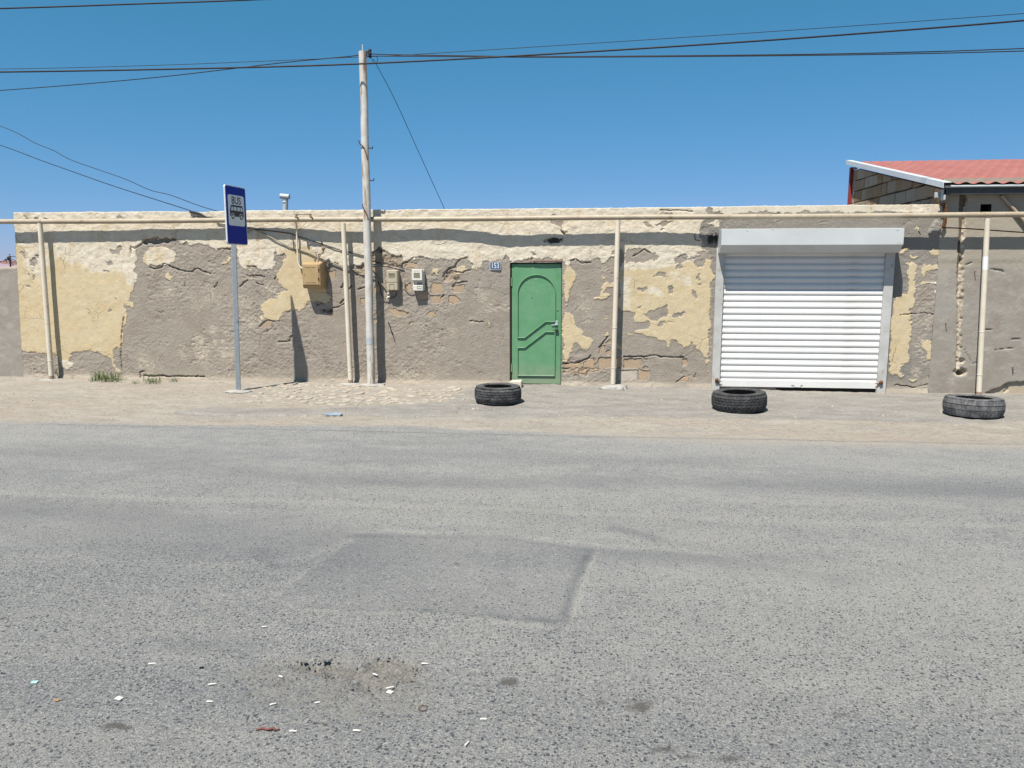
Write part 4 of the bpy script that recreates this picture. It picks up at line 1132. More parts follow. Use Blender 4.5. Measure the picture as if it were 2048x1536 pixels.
# body of the house behind the front wall, flat roof
mb = MB()
mb.box((-8.66, .36, -.2), (4.52, 5.2, 2.40))
mb.build('rear_wall', M['mortar'], house)
mb = MB(); mb.box((-8.66, .30, 2.402), (4.52, 5.25, 2.452)); mb.build('flat_roof', M['roof_felt'], house)
# reveals of the doorway
yd0, yd1 = float(wy(-.8)), float(wy(-.8)) + .16
mb = MB()
mb.box((DX0 - .012, yd0 + .004, -.1), (DX0 - .002, yd1, DZ1)).box((DX1 + .002, yd0 + .004, -.1), (DX1 + .012, yd1, DZ1)).box((DX0 - .012, yd0 + .004, DZ1 + .002), (DX1 + .012, yd1, DZ1 + .014))
mb.build('door_reveal', M['mortar'], house)
a = on_wall(1066, 519); b = on_wall(1130, 523)
mb = MB(); mb.box((a[0], yd0 - .010, b[2]), (b[0] - .03, yd0 + .02, a[2] - .004), .003); mb.build('lintel', M['lintel'], house)

# ---- green metal door
yl = yd0 + .035                          # face of the leaf
mb = MB(); mb.box((DX0 + .018, yl, .012), (DX1 - .012, yl + .035, DZ1 - .02), .003)
door = mb.build('door', M['door'], house)
mb = MB()
mb.box((DX0, yl + .012, -.05), (DX0 + .016, yl + .06, DZ1 - .018), .002).box((DX1 - .010, yl + .012, -.05), (DX1, yl + .06, DZ1 - .018), .002).box((DX0, yl + .012, DZ1 - .016), (DX1, yl + .06, DZ1), .002)
mb.build('frame', M['frame_dark'], door)


def DP(px, py):
    p = on_y(px, py, yl); return (p[0], p[2])


def dz(pts):        # points in the door crop (scale 5.296, origin 1000,500)
    return [DP(1000 + a / 5.296, 500 + b / 5.296) for a, b in pts]


def moulding(pts, w=.012, d=.020, closed=False):
    mb = MB()
    P = [Vector((x, yl, z)) for x, z in pts]
    n = len(P)
    for i in range(n if closed else n - 1):
        a, b = P[i], P[(i + 1) % n]
        t = (b - a).normalized(); s = Vector((-t.z, 0, t.x))
        a2 = a - t * w * .3; b2 = b + t * w * .3
        L = (b2 - a2).length
        mb.prism([(0, -w / 2), (L, -w / 2), (L, w / 2), (0, w / 2)], a2, t, s, (0, -1, 0), -.002, d, .003)
    return mb


cx_, cy_ = 387, 460
arc = [(cx_ - 199 * cos(t), cy_ - 198 * sin(t)) for t in np.linspace(0, pi, 25)]
up_panel = dz([(187, 928)] + arc + [(584, 760), (484, 758), (262, 928)])
moulding(up_panel, closed=True).build('moulding', M['door'], door)
moulding(dz([(187, 1034), (262, 1034), (484, 866), (584, 866), (577, 1332), (187, 1328)]), closed=True).build('moulding', M['door'], door)
for z0 in (1.30, .06):
    q = DP(1021, 0)
    mb = MB(); mb.tube([(DX0 + .014, yl - .006, z0 + .12), (DX0 + .014, yl - .006, z0 + .24)], .010, 8)
    mb.build('hinge', M['door'], door)
x0, z0 = dz([(582, 748)])[0]; x1, z1 = dz([(612, 797)])[0]
mb = MB(); mb.box((x0, yl - .012, z1), (x1, yl + .002, z0), .002).tube([(x0 - .05, yl - .014, z1 + .006), (x1, yl - .014, z1 + .006)], .005, 8); mb.build('lock_plate', M['zinc'], door)
x0, z0 = dz([(601, 850)])[0]
mb = MB()
mb.tube([(x0 - .012, yl - .018, z0 + .01), (x0 - .012, yl - .018, z0 + .045), (x0, yl - .018, z0 + .055), (x0 + .012, yl - .018, z0 + .045), (x0 + .012, yl - .018, z0 + .01)], .004, 6)
mb.box((x0 - .022, yl - .032, z0 - .022), (x0 + .022, yl - .006, z0 + .014), .005).tube([(x0 - .055, yl - .016, z0 - .006), (x0 - .02, yl - .016, z0)], .005, 6)
mb.build('padlock', M['dark_iron'], door)
x0, z0 = dz([(338, 506)])[0]
mb = MB(); mb.lathe([(.0, .006), (.006, .006), (.007, 0.0)], (x0, yl, z0), 10, axis='Y'); mb.build('peephole', M['dark_iron'], door)
x0, z0 = dz([(610, 636)])[0]
mb = MB(); mb.lathe([(.006, .004), (.014, .005), (.016, 0.0)], (x0, yl, z0), 14, axis='Y'); mb.build('keyhole', M['door'], door)
# scratched lettering, too worn to read
mb = MB()
rr = random.Random(3)
S25 = 25.6
strokes = [(570, 345, 575, 390), (600, 350, 598, 395), (625, 350, 622, 385), (690, 310, 720, 340), (745, 370, 790, 372), (880, 300, 885, 375), (880, 375, 960, 378), (960, 300, 965, 380), (370, 520, 410, 555), (430, 555, 470, 520), (540, 520, 590, 522), (590, 522, 605, 550), (650, 540, 670, 505), (670, 505, 685, 550), (740, 490, 780, 500), (740, 550, 850, 555), (850, 490, 855, 555), (960, 520, 962, 560),
           (320, 770, 345, 790), (345, 750, 320, 770), (490, 750, 500, 790), (510, 790, 540, 815), (590, 770, 600, 830), (645, 800, 665, 785), (690, 770, 700, 800), (730, 770, 735, 815), (800, 755, 805, 825), (870, 760, 880, 790), (950, 760, 965, 795), (340, 900, 350, 945), (350, 945, 400, 940), (590, 890, 605, 930), (640, 890, 680, 880), (700, 920, 760, 915), (800, 905, 815, 950), (870, 900, 880, 960), (955, 910, 965, 955), (1030, 900, 1010, 970), (1030, 900, 1065, 985), (610, 1010, 660, 1020), (710, 1005, 740, 1020), (1130, 610, 1140, 670), (1220, 600, 1225, 660), (1340, 600, 1345, 650), (1430, 600, 1435, 660), (1510, 600, 1530, 650), (1620, 640, 1690, 635)]
for (a, b, c, d) in strokes:
    p = DP(1035 + a / S25, 545 + b / S25); q = DP(1035 + c / S25, 545 + d / S25)
    t = Vector((q[0] - p[0], 0, q[1] - p[1])); L = t.length
    if L < 1e-4: continue
    t.normalize(); s = Vector((-t.z, 0, t.x)); w = .0016
    mb.prism([(0, -w), (L, -w), (L, w), (0, w)], (p[0], yl, p[1]), t, s, (0, -1, 0), .0004, .0010)
tag(mb.build('scratched_lettering', M['chalk'], door), kind='stuff')
mb = MB(); mb.box((DX0, yl + .07, -.1), (DX1, yl + .09, DZ1)); mb.build('doorway_shade_sheet', M['black_gap'], house)  # near-black sheet stands in for the darkness behind the leaf

# ---- roller shutter of the garage
ys = float(wy(2.85)) - .018                    # face of the curtain
sx0, sx1 = 1.775, 3.905
ztop, zbot = 1.665, .022
shutter = thing('roller_shutter', (2.84, ys, 0), None, None)
shutter.parent = house
shutter.location = Vector((2.84, ys, 0)) - house.location
bar_h = .100
nsl = 20
ph = (on_y(1600, 515, ys)[2] - (zbot + bar_h)) / 19.0
prof = [(0.0, .006), (.012, .006), (.0145, .0), (.018, .0), (.021, .007), (.030, .013), (.042, .016), (.058, .0155), (.070, .012), (.078, .007), (.0805, .002), (.083, .0)]
prof = [(a / .083 * ph, b) for a, b in prof]
mb = MB()
nxs = 24
rowsv = []
for i in range(nxs + 1):
    x = sx0 + (sx1 - sx0) * i / nxs
    rowsv.append([mb.bm.verts.new((x - 2.84, -d, zz)) for zz, d in prof])
for i in range(nxs):
    for j in range(len(prof) - 1):
        f = mb.bm.faces.new((rowsv[i][j], rowsv[i + 1][j], rowsv[i + 1][j + 1], rowsv[i][j + 1])); f.smooth = True
slat0 = mb.build('slat', M['white_metal'])
for i in range(nsl):
    o = slat0 if i == 0 else slat0.copy()
    if i: COL.objects.link(o)
    o.parent = shutter
    o.location = (0, random.uniform(-.0015, .0015), zbot + bar_h + i * ph)
    o.rotation_euler = (0, random.uniform(-.0006, .0006), 0)
mb = MB(); mb.box((sx0, ys - .022, zbot), (sx1, ys + .004, zbot + bar_h - .002), .004)
bb = mb.build('bottom_bar', M['white_metal'], shutter)
mb = MB(); mb.box((sx0, ys + .012, -.08), (sx1, ys + .02, 1.9)); mb.build('shutter_shade_sheet', M['black_gap'], shutter)  # black sheet added as the shade behind and under the curtain


def SP(a, b): return on_y(1560 + a / 25.6, 740 + b / 25.6, ys - .026)


mb = MB(); mb.tube([SP(580, 775), SP(690, 775), SP(740, 882), SP(1040, 882), SP(1055, 775), SP(1160, 770)], .0045, 6); mb.build('pull_handle', M['galv'], shutter)
for xa, xb, nm in ((on_y(1434, 640, ys)[0] - .045, sx0 + .005, 'l'), (sx1 - .005, on_y(1772, 640, ys)[0] + .045, 'r')):
    mb = MB(); mb.box((xa, ys - .048, -.08), (xb, ys + .03, 1.95), .004)
    mb.build('guide_rail', M['rail'], shutter)
HP = .325                                     # how far the box stands out
yh = float(wy(2.85)) - HP
hz1 = on_y(1600, 457, yh)[2]; hz0 = on_y(1600, 490, yh)[2]
hx0 = on_y(1443, 475, yh)[0]; hx1 = on_y(1808, 475, yh)[0]
hr = on_y(1600, 506, float(wy(2.85)) - .16)[2]
ywall = float(wy(2.85)) + .02
hood_poly = [(ywall, hz1 + .004), (yh, hz1), (yh, hz0), (yh + .15, hr), (ywall, hr)]
mb = MB()
b = bmesh.new()
Lv = [b.verts.new((hx0, y, z)) for y, z in hood_poly]; Rv = [b.verts.new((hx1, y, z)) for y, z in hood_poly]
b.faces.new(Lv); b.faces.new(Rv[::-1])
for i in range(5): b.faces.new((Lv[i], Rv[i], Rv[(i + 1) % 5], Lv[(i + 1) % 5]))
bmesh.ops.recalc_face_normals(b, faces=b.faces[:])
bmesh.ops.bevel(b, geom=b.edges[:], offset=.003, segments=1, affect='EDGES')
mb._merge(b)
hood = mb.build('hood', M['hood_metal'], shutter)
mb = MB()
for (a, b2, w, h) in ((405, 95, .012, .006), (1690, 88, .01, .008), (1678, 92, .006, .006), (1700, 195, .012, .004), (1682, 205, .008, .004), (1730, 200, .006, .006), (1712, 212, .006, .003), (618, 84, .03, .003), (815, 130, .004, .004)):
    p = on_y(1400 + a / 4.266, 440 + b2 / 4.266, yh)
    mb.box((p[0] - w / 2, yh - .0015, p[2] - h / 2), (p[0] + w / 2, yh + .001, p[2] + h / 2))
tag(mb.build('paint_chip', M['dark_iron'], hood), kind='stuff')
# faded strokes on the slanting underside
mb = MB()
ud = Vector((0, .15, hr - hz0)).normalized(); un = Vector((0, ud.z, -ud.y))
for (a, b1, c, b2) in ((430, 285, 440, 245), (455, 285, 462, 240), (480, 285, 485, 245), (505, 280, 510, 245), (570, 245, 570, 290), (650, 245, 690, 250), (650, 270, 660, 250), (690, 250, 695, 275), (850, 240, 880, 250), (880, 250, 850, 280), (915, 240, 905, 280), (940, 240, 930, 285), (925, 265, 945, 265), (960, 240, 985, 240), (985, 240, 975, 280), (1000, 245, 1025, 262), (1025, 262, 1000, 285)):
    P_ = []
    for (u, w_) in ((a, b1), (c, b2)):
        px = 1440 + u / 5.39; f = (w_ - 220) / 85.0
        x = on_y(px, 495, yh + .07)[0]
        P_.append(Vector((x, yh, hz0)) + Vector((0, .15, hr - hz0)) * f)
    t = P_[1] - P_[0]; L = t.length; t.normalize()
    s = un.cross(t)
    mb.prism([(0, -.002), (L, -.002), (L, .002), (0, .002)], P_[0], t, s, un, .0006, .0012)
tag(mb.build('faded_strokes', M['ochre_marks'], hood), kind='stuff')
for xx in (sx0 - .04, sx1 + .04):
    mb = MB()
    mb.blob((xx, ys - .065, .115), (.030, .022, .028), .25, 2, 5).tube([(xx - .02, ys - .06, .10), (xx + (.05 if xx < 2 else -.05), ys - .05, .05)], .006, 6).tube([(xx, ys - .06, .10), (xx + (.07 if xx < 2 else -.07), ys - .045, .10)], .005, 6)
    mb.build('rusty_catch', M['rust'], shutter)
for px, py in ((1436, 546), (1431, 645), (1425, 745), (1776, 640)):
    p = on_y(px, py, ys)
    mb = MB(); mb.blob((p[0], ys - .03, p[2]), (.012, .014, .014), .3, 1, 3); mb.build('wall_lug', M['rust'], shutter)

# ================================================================== HOUSE ON THE RIGHT
NX = 4.596
rhouse = thing('house', (6.6, 2, 0), 'neighbouring house at the right with red metal roof and rough stone gable', 'house')
nyf = .026
nx_ = np.arange(NX, 9.4, .0125); nz_ = np.arange(-.14, 2.86, .0125)
BX, BZ = np.meshgrid(nx_, nz_)
N2 = lambda pts: [tuple(on_y(a, b, nyf)[[0, 2]]) for a, b in pts]
warp = .015 * fnoise(BX, BZ, .05, 3, 82)
sl = np.full_like(BX, -.3)
sp_ = N2([(1926, 386), (1925, 440), (1923, 490), (1921, 540), (1920, 600), (1919, 650), (1918, 700), (1917, 745)])
d = line_dist(BX + warp, BZ, sp_, .3)
wd = np.interp(BZ, [0, .2, .9, 1.6, 1.8, 2.8], [.030, .030, .030, .040, .042, .042])
sl = np.maximum(sl, wd - d)
for px, py, r in ((1921, 744, .075), (1922, 722, .05)):
    c = on_y(px, py, nyf); sl = np.maximum(sl, r - np.hypot((BX - c[0] + warp) * .8, (BZ - c[2]) * 1.25))
hole2 = np.full_like(BX, -.3)
for px, py, r in ((1921, 746, .055), (1920, 522, .035), (1926, 400, .05)):
    c = on_y(px, py, nyf); hole2 = np.maximum(hole2, r - np.hypot(BX - c[0] + warp, (BZ - c[2]) * (1.3 if py > 700 else .5)))
spall = poly_sdf(BX + warp, BZ + .012 * fnoise(BX, BZ, .05, 3, 83), N2([(1972, 787), (1985, 781), (2000, 777), (2014, 769), (2024, 767), (2060, 765), (2120, 764), (2120, 800), (1972, 800)]), .3)
dep = .004 * fnoise(BX, BZ, .5, 3, 84) + .0018 * fnoise(BX, BZ, .05, 3, 85) + .006 * sstep(1.72, 1.80, BZ + .01 * fnoise(BX, BZ, .1, 3, 86))
slr = sstep(-.003, .010, sl)
dep -= slr * (.028 + .020 * fnoise(BX * .7, BZ, .05, 3, 87)) + .10 * sstep(-.003, .02, hole2)
dep -= .035 * sstep(-.005, .02, spall) + .03 * np.exp(-(spall / .012) ** 2) * sstep(.0, .2, BZ + .1)
for pts, w in (([(2015, 770), (2018, 780), (2012, 784)], .014), ([(1983, 538), (1990, 540), (2003, 541), (2008, 545)], .009), ([(1933, 529), (1944, 525)], .007), ([(1966, 660), (1985, 660)], .006), ([(2024, 678), (2040, 678)], .007), ([(1990, 700), (2030, 695)], .004), ([(1930, 700), (1945, 728), (1960, 722)], .004)):
    dep -= .02 * np.exp(-(line_dist(BX + warp * .5, BZ + warp * .5, N2(pts), .06) / w) ** 2)
BP = np.stack([BX, nyf - dep, BZ], -1)
w0 = on_y(1962, 408, nyf); w1 = on_y(1981, 433, nyf)
ccx = (BX[:-1, :-1] + BX[:-1, 1:]) / 2; ccz = (BZ[:-1, :-1] + BZ[1:, :-1]) / 2
kp = ~((ccx > w0[0]) & (ccx < w1[0] + .0) & (ccz > w1[2] - .02) & (ccz < w0[2]))
grid_object('front_wall', BP, M['render'], dict(slot=np.clip(sl, -.06, .06), spall=np.clip(spall - .012, -.06, .06)), kp, rhouse)
mb = MB()
mb.box((w0[0] - .02, nyf + .30, w1[2] - .05), (w1[0] + .02, nyf + .32, w0[2] + .03))
mb.box((w0[0] - .016, nyf + .012, w1[2] - .04), (w0[0] - .006, nyf + .3, w0[2] + .02)).box((w1[0] + .006, nyf + .012, w1[2] - .04), (w1[0] + .016, nyf + .3, w0[2] + .02)).box((w0[0] - .016, nyf + .012, w0[2] + .004), (w1[0] + .016, nyf + .3, w0[2] + .014)).box((w0[0] - .016, nyf + .012, w1[2] - .04), (w1[0] + .016, nyf + .3, w1[2] - .026))
mb.build('vent_opening', M['black_gap'], rhouse)
for px, py, L in ((1949, 544, .05), (1891, 648, .05), (2024, 735, .05), (2026, 738, .03)):
    p = on_y(px, py, nyf)
    mb = MB(); mb.tube([(p[0], nyf + .01, p[2]), (p[0] - .003, nyf - L, p[2] + .004)], .005, 6); mb.build('nail', M['rust'], rhouse)

# gable of squared blocks, looking towards the left
GXP = 4.625
ev = on_x(1878, 370, 4.52); rd = on_x(1696, 328, 4.52)
y_f, z_f, y_r, z_r = .02, float(ev[2]), float(rd[1]), float(rd[2])
y_w = float(on_x(1704, 380, GXP)[1])          # far end of the gable wall
slope = (z_r - z_f) / (y_r - y_f)


def clip_poly(poly, f):
    out = []
    for i in range(len(poly)):
        a = poly[i]; b = poly[(i + 1) % len(poly)]
        fa, fb = f(a), f(b)
        if fa >= 0: out.append(a)
        if (fa >= 0) != (fb >= 0):
            t = fa / (fa - fb); out.append((a[0] + t * (b[0] - a[0]), a[1] + t * (b[1] - a[1])))
    return out


mb = MB()
mb.prism([(y_f + .02, 0), (y_w - .02, 0), (y_w - .02, z_f + slope * (y_w - y_f) - .12), (y_f + .02, z_f - .1)], (GXP + .03, 0, 0), (0, 1, 0), (0, 0, 1), (1, 0, 0), 0, .22)
mb.build('gable_core', M['mortar'], rhouse)
rnd = random.Random(21)
zc = 2.26; row = 0
while zc < z_r - .03:
    hh = rnd.uniform(.185, .205)
    yy = y_f - (.18 if row % 2 else 0)
    while yy < y_w:
        ww = rnd.choice((.40, .39, .38, .30, .24, .36))
        a0, a1 = max(yy + .009, y_f), min(yy + ww - .009, y_w)
        yy += ww
        if a1 - a0 < .05: continue
        j = lambda: rnd.uniform(-.008, .008)
        poly = [(a0 + j(), zc + .009 + j()), (a1 + j(), zc + .009 + j()), (a1 + j(), zc + hh - .009 + j()), (a0 + j(), zc + hh - .009 + j())]
        poly = clip_poly(poly, lambda p: (z_f - .06 + slope * (p[0] - y_f)) - p[1])
        if len(poly) < 3 or max(p[1] for p in poly) - min(p[1] for p in poly) < .03: continue
        mb = MB()
        mb.prism(poly, (GXP, 0, 0), (0, 1, 0), (0, 0, 1), (-1, 0, 0), -.032, rnd.uniform(-.006, .010), .008)
        mb.build('stone_block', M['block_brown'], rhouse)
    zc += hh; row += 1
# row of small pale bricks low at the front of the gable
yy = .25
for i in range(6):
    mb = MB(); mb.box((GXP - .022, yy + .01, 2.495), (GXP - .004, yy + .13, 2.56), .004, jit=.004); mb.build('brick', M['footing'], rhouse); yy += .145

# roof of pressed metal sheet: waves down the slope and small steps across it
sx = np.arange(4.535, 10.5, .0152)
tt = np.linspace(0, 1, 150)
LY, HZ = (y_r + .06) - (-.14), 0
RXX, TT = np.meshgrid(sx, tt)
yy = -.14 + TT * (y_r + .20)
zz = z_f + .035 + slope * (yy - y_f)
run = TT * sqrt((y_r + .2) ** 2 * (1 + slope ** 2))
stepf = np.mod(run, .35) / .35
zz = zz + .013 * np.sin(2 * pi * RXX / .183) + .016 * (1 - stepf) * 1.0 - .008
roof_o = grid_object('roof', np.stack([RXX, yy, zz], -1), M['roof'], None, None, rhouse)
mb = MB()
fz = lambda y: z_f + slope * (y - y_f)
mb.prism([(-.17, fz(-.17) - .015), (y_r + .10, fz(y_r + .10) - .015), (y_r + .10, fz(y_r + .10) + .060), (-.17, fz(-.17) + .060)], (4.51, 0, 0), (0, 1, 0), (0, 0, 1), (1, 0, 0), 0, .010, .002)
mb.prism([(-.17, fz(-.17) + .052), (y_r + .10, fz(y_r + .10) + .052), (y_r + .10, fz(y_r + .10) + .061), (-.17, fz(-.17) + .061)], (4.521, 0, 0), (0, 1, 0), (0, 0, 1), (1, 0, 0), 0, .09)
mb.build('verge_flashing', M['white_trim'], rhouse)
mb = MB(); mb.box((4.54, -.10, z_f - .012), (10.5, y_f + .05, z_f - .002)).box((4.56, -.10, z_f - .135), (10.5, -.075, z_f - .013), .003); mb.build('fascia', M['dark_trim'], rhouse)
mb = MB(); mb.tube([(4.55, -.125, z_f - .03), (10.5, -.125, z_f - .03)], .016, 8); mb.build('gutter', M['zinc'], rhouse)
mb = MB(); mb.box((4.56, -.10, z_f - .20), (4.585, .0, z_f - .06), .004).box((4.5, .02, z_f - .16), (4.60, .06, z_f - .09), .004); mb.build('eave_bracket', M['zinc'], rhouse)
mb = MB(); mb.box((GXP - .05, y_w - .01, 2.46), (GXP + .02, y_w + .06, z_f + slope * (y_w - y_f) - .06), .004); mb.build('corner_sheet', M['red_trim'], rhouse)
mb = MB(); mb.box((4.66, 1.0, -.2), (10.5, y_w - .04, 2.55)); mb.build('rear_wall', M['mortar'], rhouse)
mb = MB(); p = on_y(1703, 412, 3.0); mb.box((p[0] - .12, 3.0, 2.45), (p[0] + .12, 3.2, 2.62), .01); o = mb.build('roof_sheet_scrap', M['zinc'])
tag(top(o, (p[0], 3.1, 2.45)), 'small grey sheet metal box standing on the flat roof below the red gable edge', 'metal box')

# rusty angle iron and rod fixed at the corner of the two houses
mb = MB()
yb = -.03
P_ = lambda a, b, y=yb: on_y(1770 + a / 7.367, 400 + b / 7.367, y)
mb.box(P_(880, 200) - np.array([.012, .02, 0]), P_(905, 60) + np.array([.012, .02, 0]), .002)
mb.tube([P_(905, 60), P_(850, 55), P_(790, 62)], .009, 6)
mb.tube([P_(870, 130), P_(850, 90), P_(800, 60)], .008, 6)
mb.tube([P_(885, 200), P_(880, 290), P_(870, 330), P_(850, 400)], .016, 6)
mb.tube([P_(895, 270), P_(900, 340), P_(870, 400)], .010, 6)
o = mb.build('angle_bracket', M['rust'])
tag(top(o, P_(880, 300)), 'rusty bent angle iron at the corner where the two houses meet', 'bracket')
mb = MB()
mb.tube([P_(840, 405, -.045), P_(1150, 418, -.05), P_(1450, 437, -.05), P_(1800, 462, -.05), P_(2100, 482, -.05), P_(2900, 530, -.05)], .008, 8)
o = mb.build('steel_rod', M['rust'])
tag(top(o, P_(1450, 437, -.05)), 'thin rusty rod stretched along the grey wall below the eave', 'rod')
mb = MB()
p0 = on_y(2003, 391, 0.0); p1 = on_y(2052, 446, -.02); dd = p1 - p0
mb.tube([p0, p1, p0 + dd * 2.0], .022, 10)
o = mb.build('slanting_pipe', M['pipe_main'])
tag(top(o, p0), 'slanting pale pipe running down from under the eave at the far right', 'pipe')

# ================================================================== LEFT: low wall, house far behind, dark aerial
gwx = np.arange(-16, -8.70, .03); gwz = np.arange(-.14, 1.705, .03)
LX, LZ = np.meshgrid(gwx, gwz)
ly = .03 - .006 * fnoise(LX, LZ, .4, 3, 91) - .003 * fnoise(LX, LZ, .06, 3, 92)
lz = LZ + sstep(1.4, 1.7, LZ) * .012 * fnoise(LX, LX * 0, .25, 3, 93)
LP = np.stack([LX, ly, lz], -1)
LP = np.concatenate([LP, LP[-1:] + np.array([0, .02, .006]), LP[-1:] + np.array([0, .22, .006]), LP[-1:] * np.array([1, 1, 0]) + np.array([0, .22, -.2])], 0)
gw = thing('garden_wall', (-12, .1, 0), 'low grey rendered yard wall at the left end of the street', 'wall')
z0_ = np.full(LP.shape[:2], -.06)
grid_object('rendered_face', LP, M['render'], dict(slot=z0_, spall=z0_), None, gw)

fh = thing('house', (-17.6, 14, 0), 'distant house with pale pink roof seen over the low grey wall', 'house')
zr = on_y(10, 521, 15)[2]; ze = on_y(10, 540, 12)[2]
mb = MB(); mb.box((-22, 12.3, -.2), (-13.4, 18, ze - .02)); mb.build('wall', M['footing'], fh)
mb = MB()
for i in range(8):
    a = i / 8; b_ = (i + 1) / 8
    ya, yb2 = 12 + 3.4 * a, 12 + 3.4 * b_
    za, zb = ze + (zr - ze) * a, ze + (zr - ze) * b_
    mb.bm.faces.new([mb.bm.verts.new(q) for q in ((-22.3, ya, za + .02), (-13.2, ya, za + .02), (-13.2, yb2, zb), (-22.3, yb2, zb))])
mb.bm.faces.new([mb.bm.verts.new(q) for q in ((-22.3, 15.4, zr), (-13.2, 15.4, zr), (-13.2, 18.8, ze), (-22.3, 18.8, ze))])
mb.build('roof', M['pink_roof'], fh)

my = 9.0
mp = lambda a, b: on_y(a / 23.63, 480 + b / 23.63, my)
base = mp(460, 1240); base[2] = 0
mast = thing('aerial_mast', tuple(base), 'dark mast with clustered boxes and drooping wires behind the low grey wall', 'mast')
mb = MB(); t_ = mp(450, 680); mb.tube([(t_[0], my, 0), (t_[0], my, mp(0, 800)[2])], .022, 8).tube([(t_[0], my, mp(0, 800)[2]), mp(485, 765), mp(450, 690)], .006, 6); mb.build('pole', M['dark_iron'], mast)
mb = MB(); mb.blob(mp(410, 860), (.045, .04, .06), .35, 2, 8).blob(mp(450, 920), (.035, .03, .04), .35, 2, 9).blob(mp(275, 925), (.028, .02, .025), .3, 2, 4).blob(mp(450, 690), (.016, .016, .02), .3, 1, 2).blob(mp(490, 775), (.02, .016, .014), .3, 1, 2); mb.build('junction_boxes', M['dark_iron'], mast)
for pts in ([(450, 850), (600, 920), (760, 990), (1100, 1140)], [(470, 930), (620, 1010), (800, 1100), (1000, 1190)], [(480, 960), (560, 1080), (640, 1220)], [(380, 950), (200, 980), (60, 1020), (-200, 1080)], [(330, 900), (230, 960), (40, 1030), (-250, 1120)], [(300, 940), (310, 1080)], [(480, 820), (620, 770), (740, 790)]):
    mb = MB(); mb.tube([mp(*q) for q in pts], .008, 5); mb.build('wire', M['cable'], mast)

# ================================================================== GAS PIPE
gp = thing('gas_pipe', (-1.2, PIPE_Y, 0), 'long cream overhead gas pipe carried on posts in front of the houses', 'pipe')
mb = MB()
pts = []
for i in range(60):
    x = -13 + 22 * i / 59
    pts.append((x, PIPE_Y + .004 * sin(x * 2.1), PIPE_Z + .004 * sin(x * 1.3 + 1)))
mb.tube(pts, .036, 14); mb.build('main_pipe', M['pipe_main'], gp)
for px in (82, 1237, 500, 1660):
    x = on_y(px, 440, PIPE_Y)[0]
    mb = MB(); mb.lathe([(.036, -.008), (.0405, -.004), (.0405, .004), (.036, .008)], (x, PIPE_Y, PIPE_Z), 14, axis='X'); mb.build('weld_ring', M['pipe_main'], gp)
posts = [((80, 447), (103, 753)), ((686.5, 447), (701, 760)), ((1236, 441), (1226, 764)), ((1975, 437), (1958, 783))]
for i, (t, b) in enumerate(posts):
    pt = on_y(t[0], t[1], PIPE_Y - .005)
    yb = PIPE_Y - (.02 if i != 3 else .02)
    pb = on_y(b[0], b[1], yb)
    gzz = ground_z(pb[0], yb) - .05
    d = pb - pt
    pe = pt + d * ((gzz - pt[2]) / d[2])
    r = .034 if i else .036
    mid = [pt * (1 - k) + pe * k for k in (0, .55, .57, 1)]
    mb = MB(); mb.tube([pt + (0, 0, .0), pe], r, 16)
    po = mb.build('support_post', M['pipe'], gp)
    for k in (.62, .86) if i != 1 else (.90,):
        c = pt + (pe - pt) * k
        mb = MB(); mb.lathe([(r, -.004), (r + .004, -.0015), (r + .004, .0015), (r, .004)], tuple(c), 14); mb.build('weld_ring', M['pipe'], po)
    mb = MB()
    for q in range(5):
        c = pt + (pe - pt) * (.93 + .015 * q)
    mb.tube([pt + (pe - pt) * .955, pt + (pe - pt) * 1.0], r + .0015, 16, cap=False); mb.build('rusty_foot', M['rust_pale'], po)
    mb = MB()
    if i == 2:
        mb.blob((pe[0] + .01, yb - .05, gzz + .05), (.19, .13, .05), .35, 3, 12).blob((pe[0] + .08, yb - .10, gzz + .05), (.09, .08, .06), .4, 2, 14).blob((pe[0] - .06, yb - .09, gzz + .05), (.10, .08, .05), .4, 2, 17)
    else:
        mb.blob((pe[0] - .02, yb - .03, gzz + .04), (.16, .11, .022), .3, 3, i + 2)
    mb.build('footing', M['footing'], po)
    if i == 3:
        a_ = on_y(1972, 513, PIPE_Y - .012); b_ = on_y(1968, 540, PIPE_Y - .012)
        mb = MB(); mb.tube([pt + (pe - pt) * ((a_[2] - pt[2]) / (pe[2] - pt[2])), pt + (pe - pt) * ((b_[2] - pt[2]) / (pe[2] - pt[2]))], r + .001, 16, cap=False)
        mb.build('paper_notice', M['sign_white'], po)
# small rusted bridge on top of the pipe, and the branch down to the regulator box
B_ = lambda a, b, y: on_y(580 + a / 6.827, 410 + b / 6.827, y)
mb = MB(); yq = PIPE_Y - .10
mb.tube([(B_(85, 200, yq)[0], PIPE_Y, PIPE_Z + .02), B_(85, 165, yq), B_(85, 128, yq), B_(280, 125, yq), B_(282, 165, yq), (B_(282, 165, yq)[0], PIPE_Y, PIPE_Z + .02)], .012, 8)
for q in ((85, 130), (85, 160), (275, 128), (280, 158)): mb.blob(B_(q[0], q[1], yq), (.020, .020, .020), .2, 1, 3)
mb.build('bypass_loop', M['rust_pale'], gp)
yq = float(wy(on_y(595, 500)[0])) - .055
mb = MB()
mb.tube([(B_(88, 240, yq)[0], PIPE_Y, PIPE_Z - .02), B_(88, 262, yq), B_(95, 450, yq), B_(103, 650, yq), B_(108, 760, yq), B_(118, 815, yq), B_(140, 850, yq), B_(175, 868, yq)], .013, 10)
mb.build('branch_pipe', M['pipe'], gp)

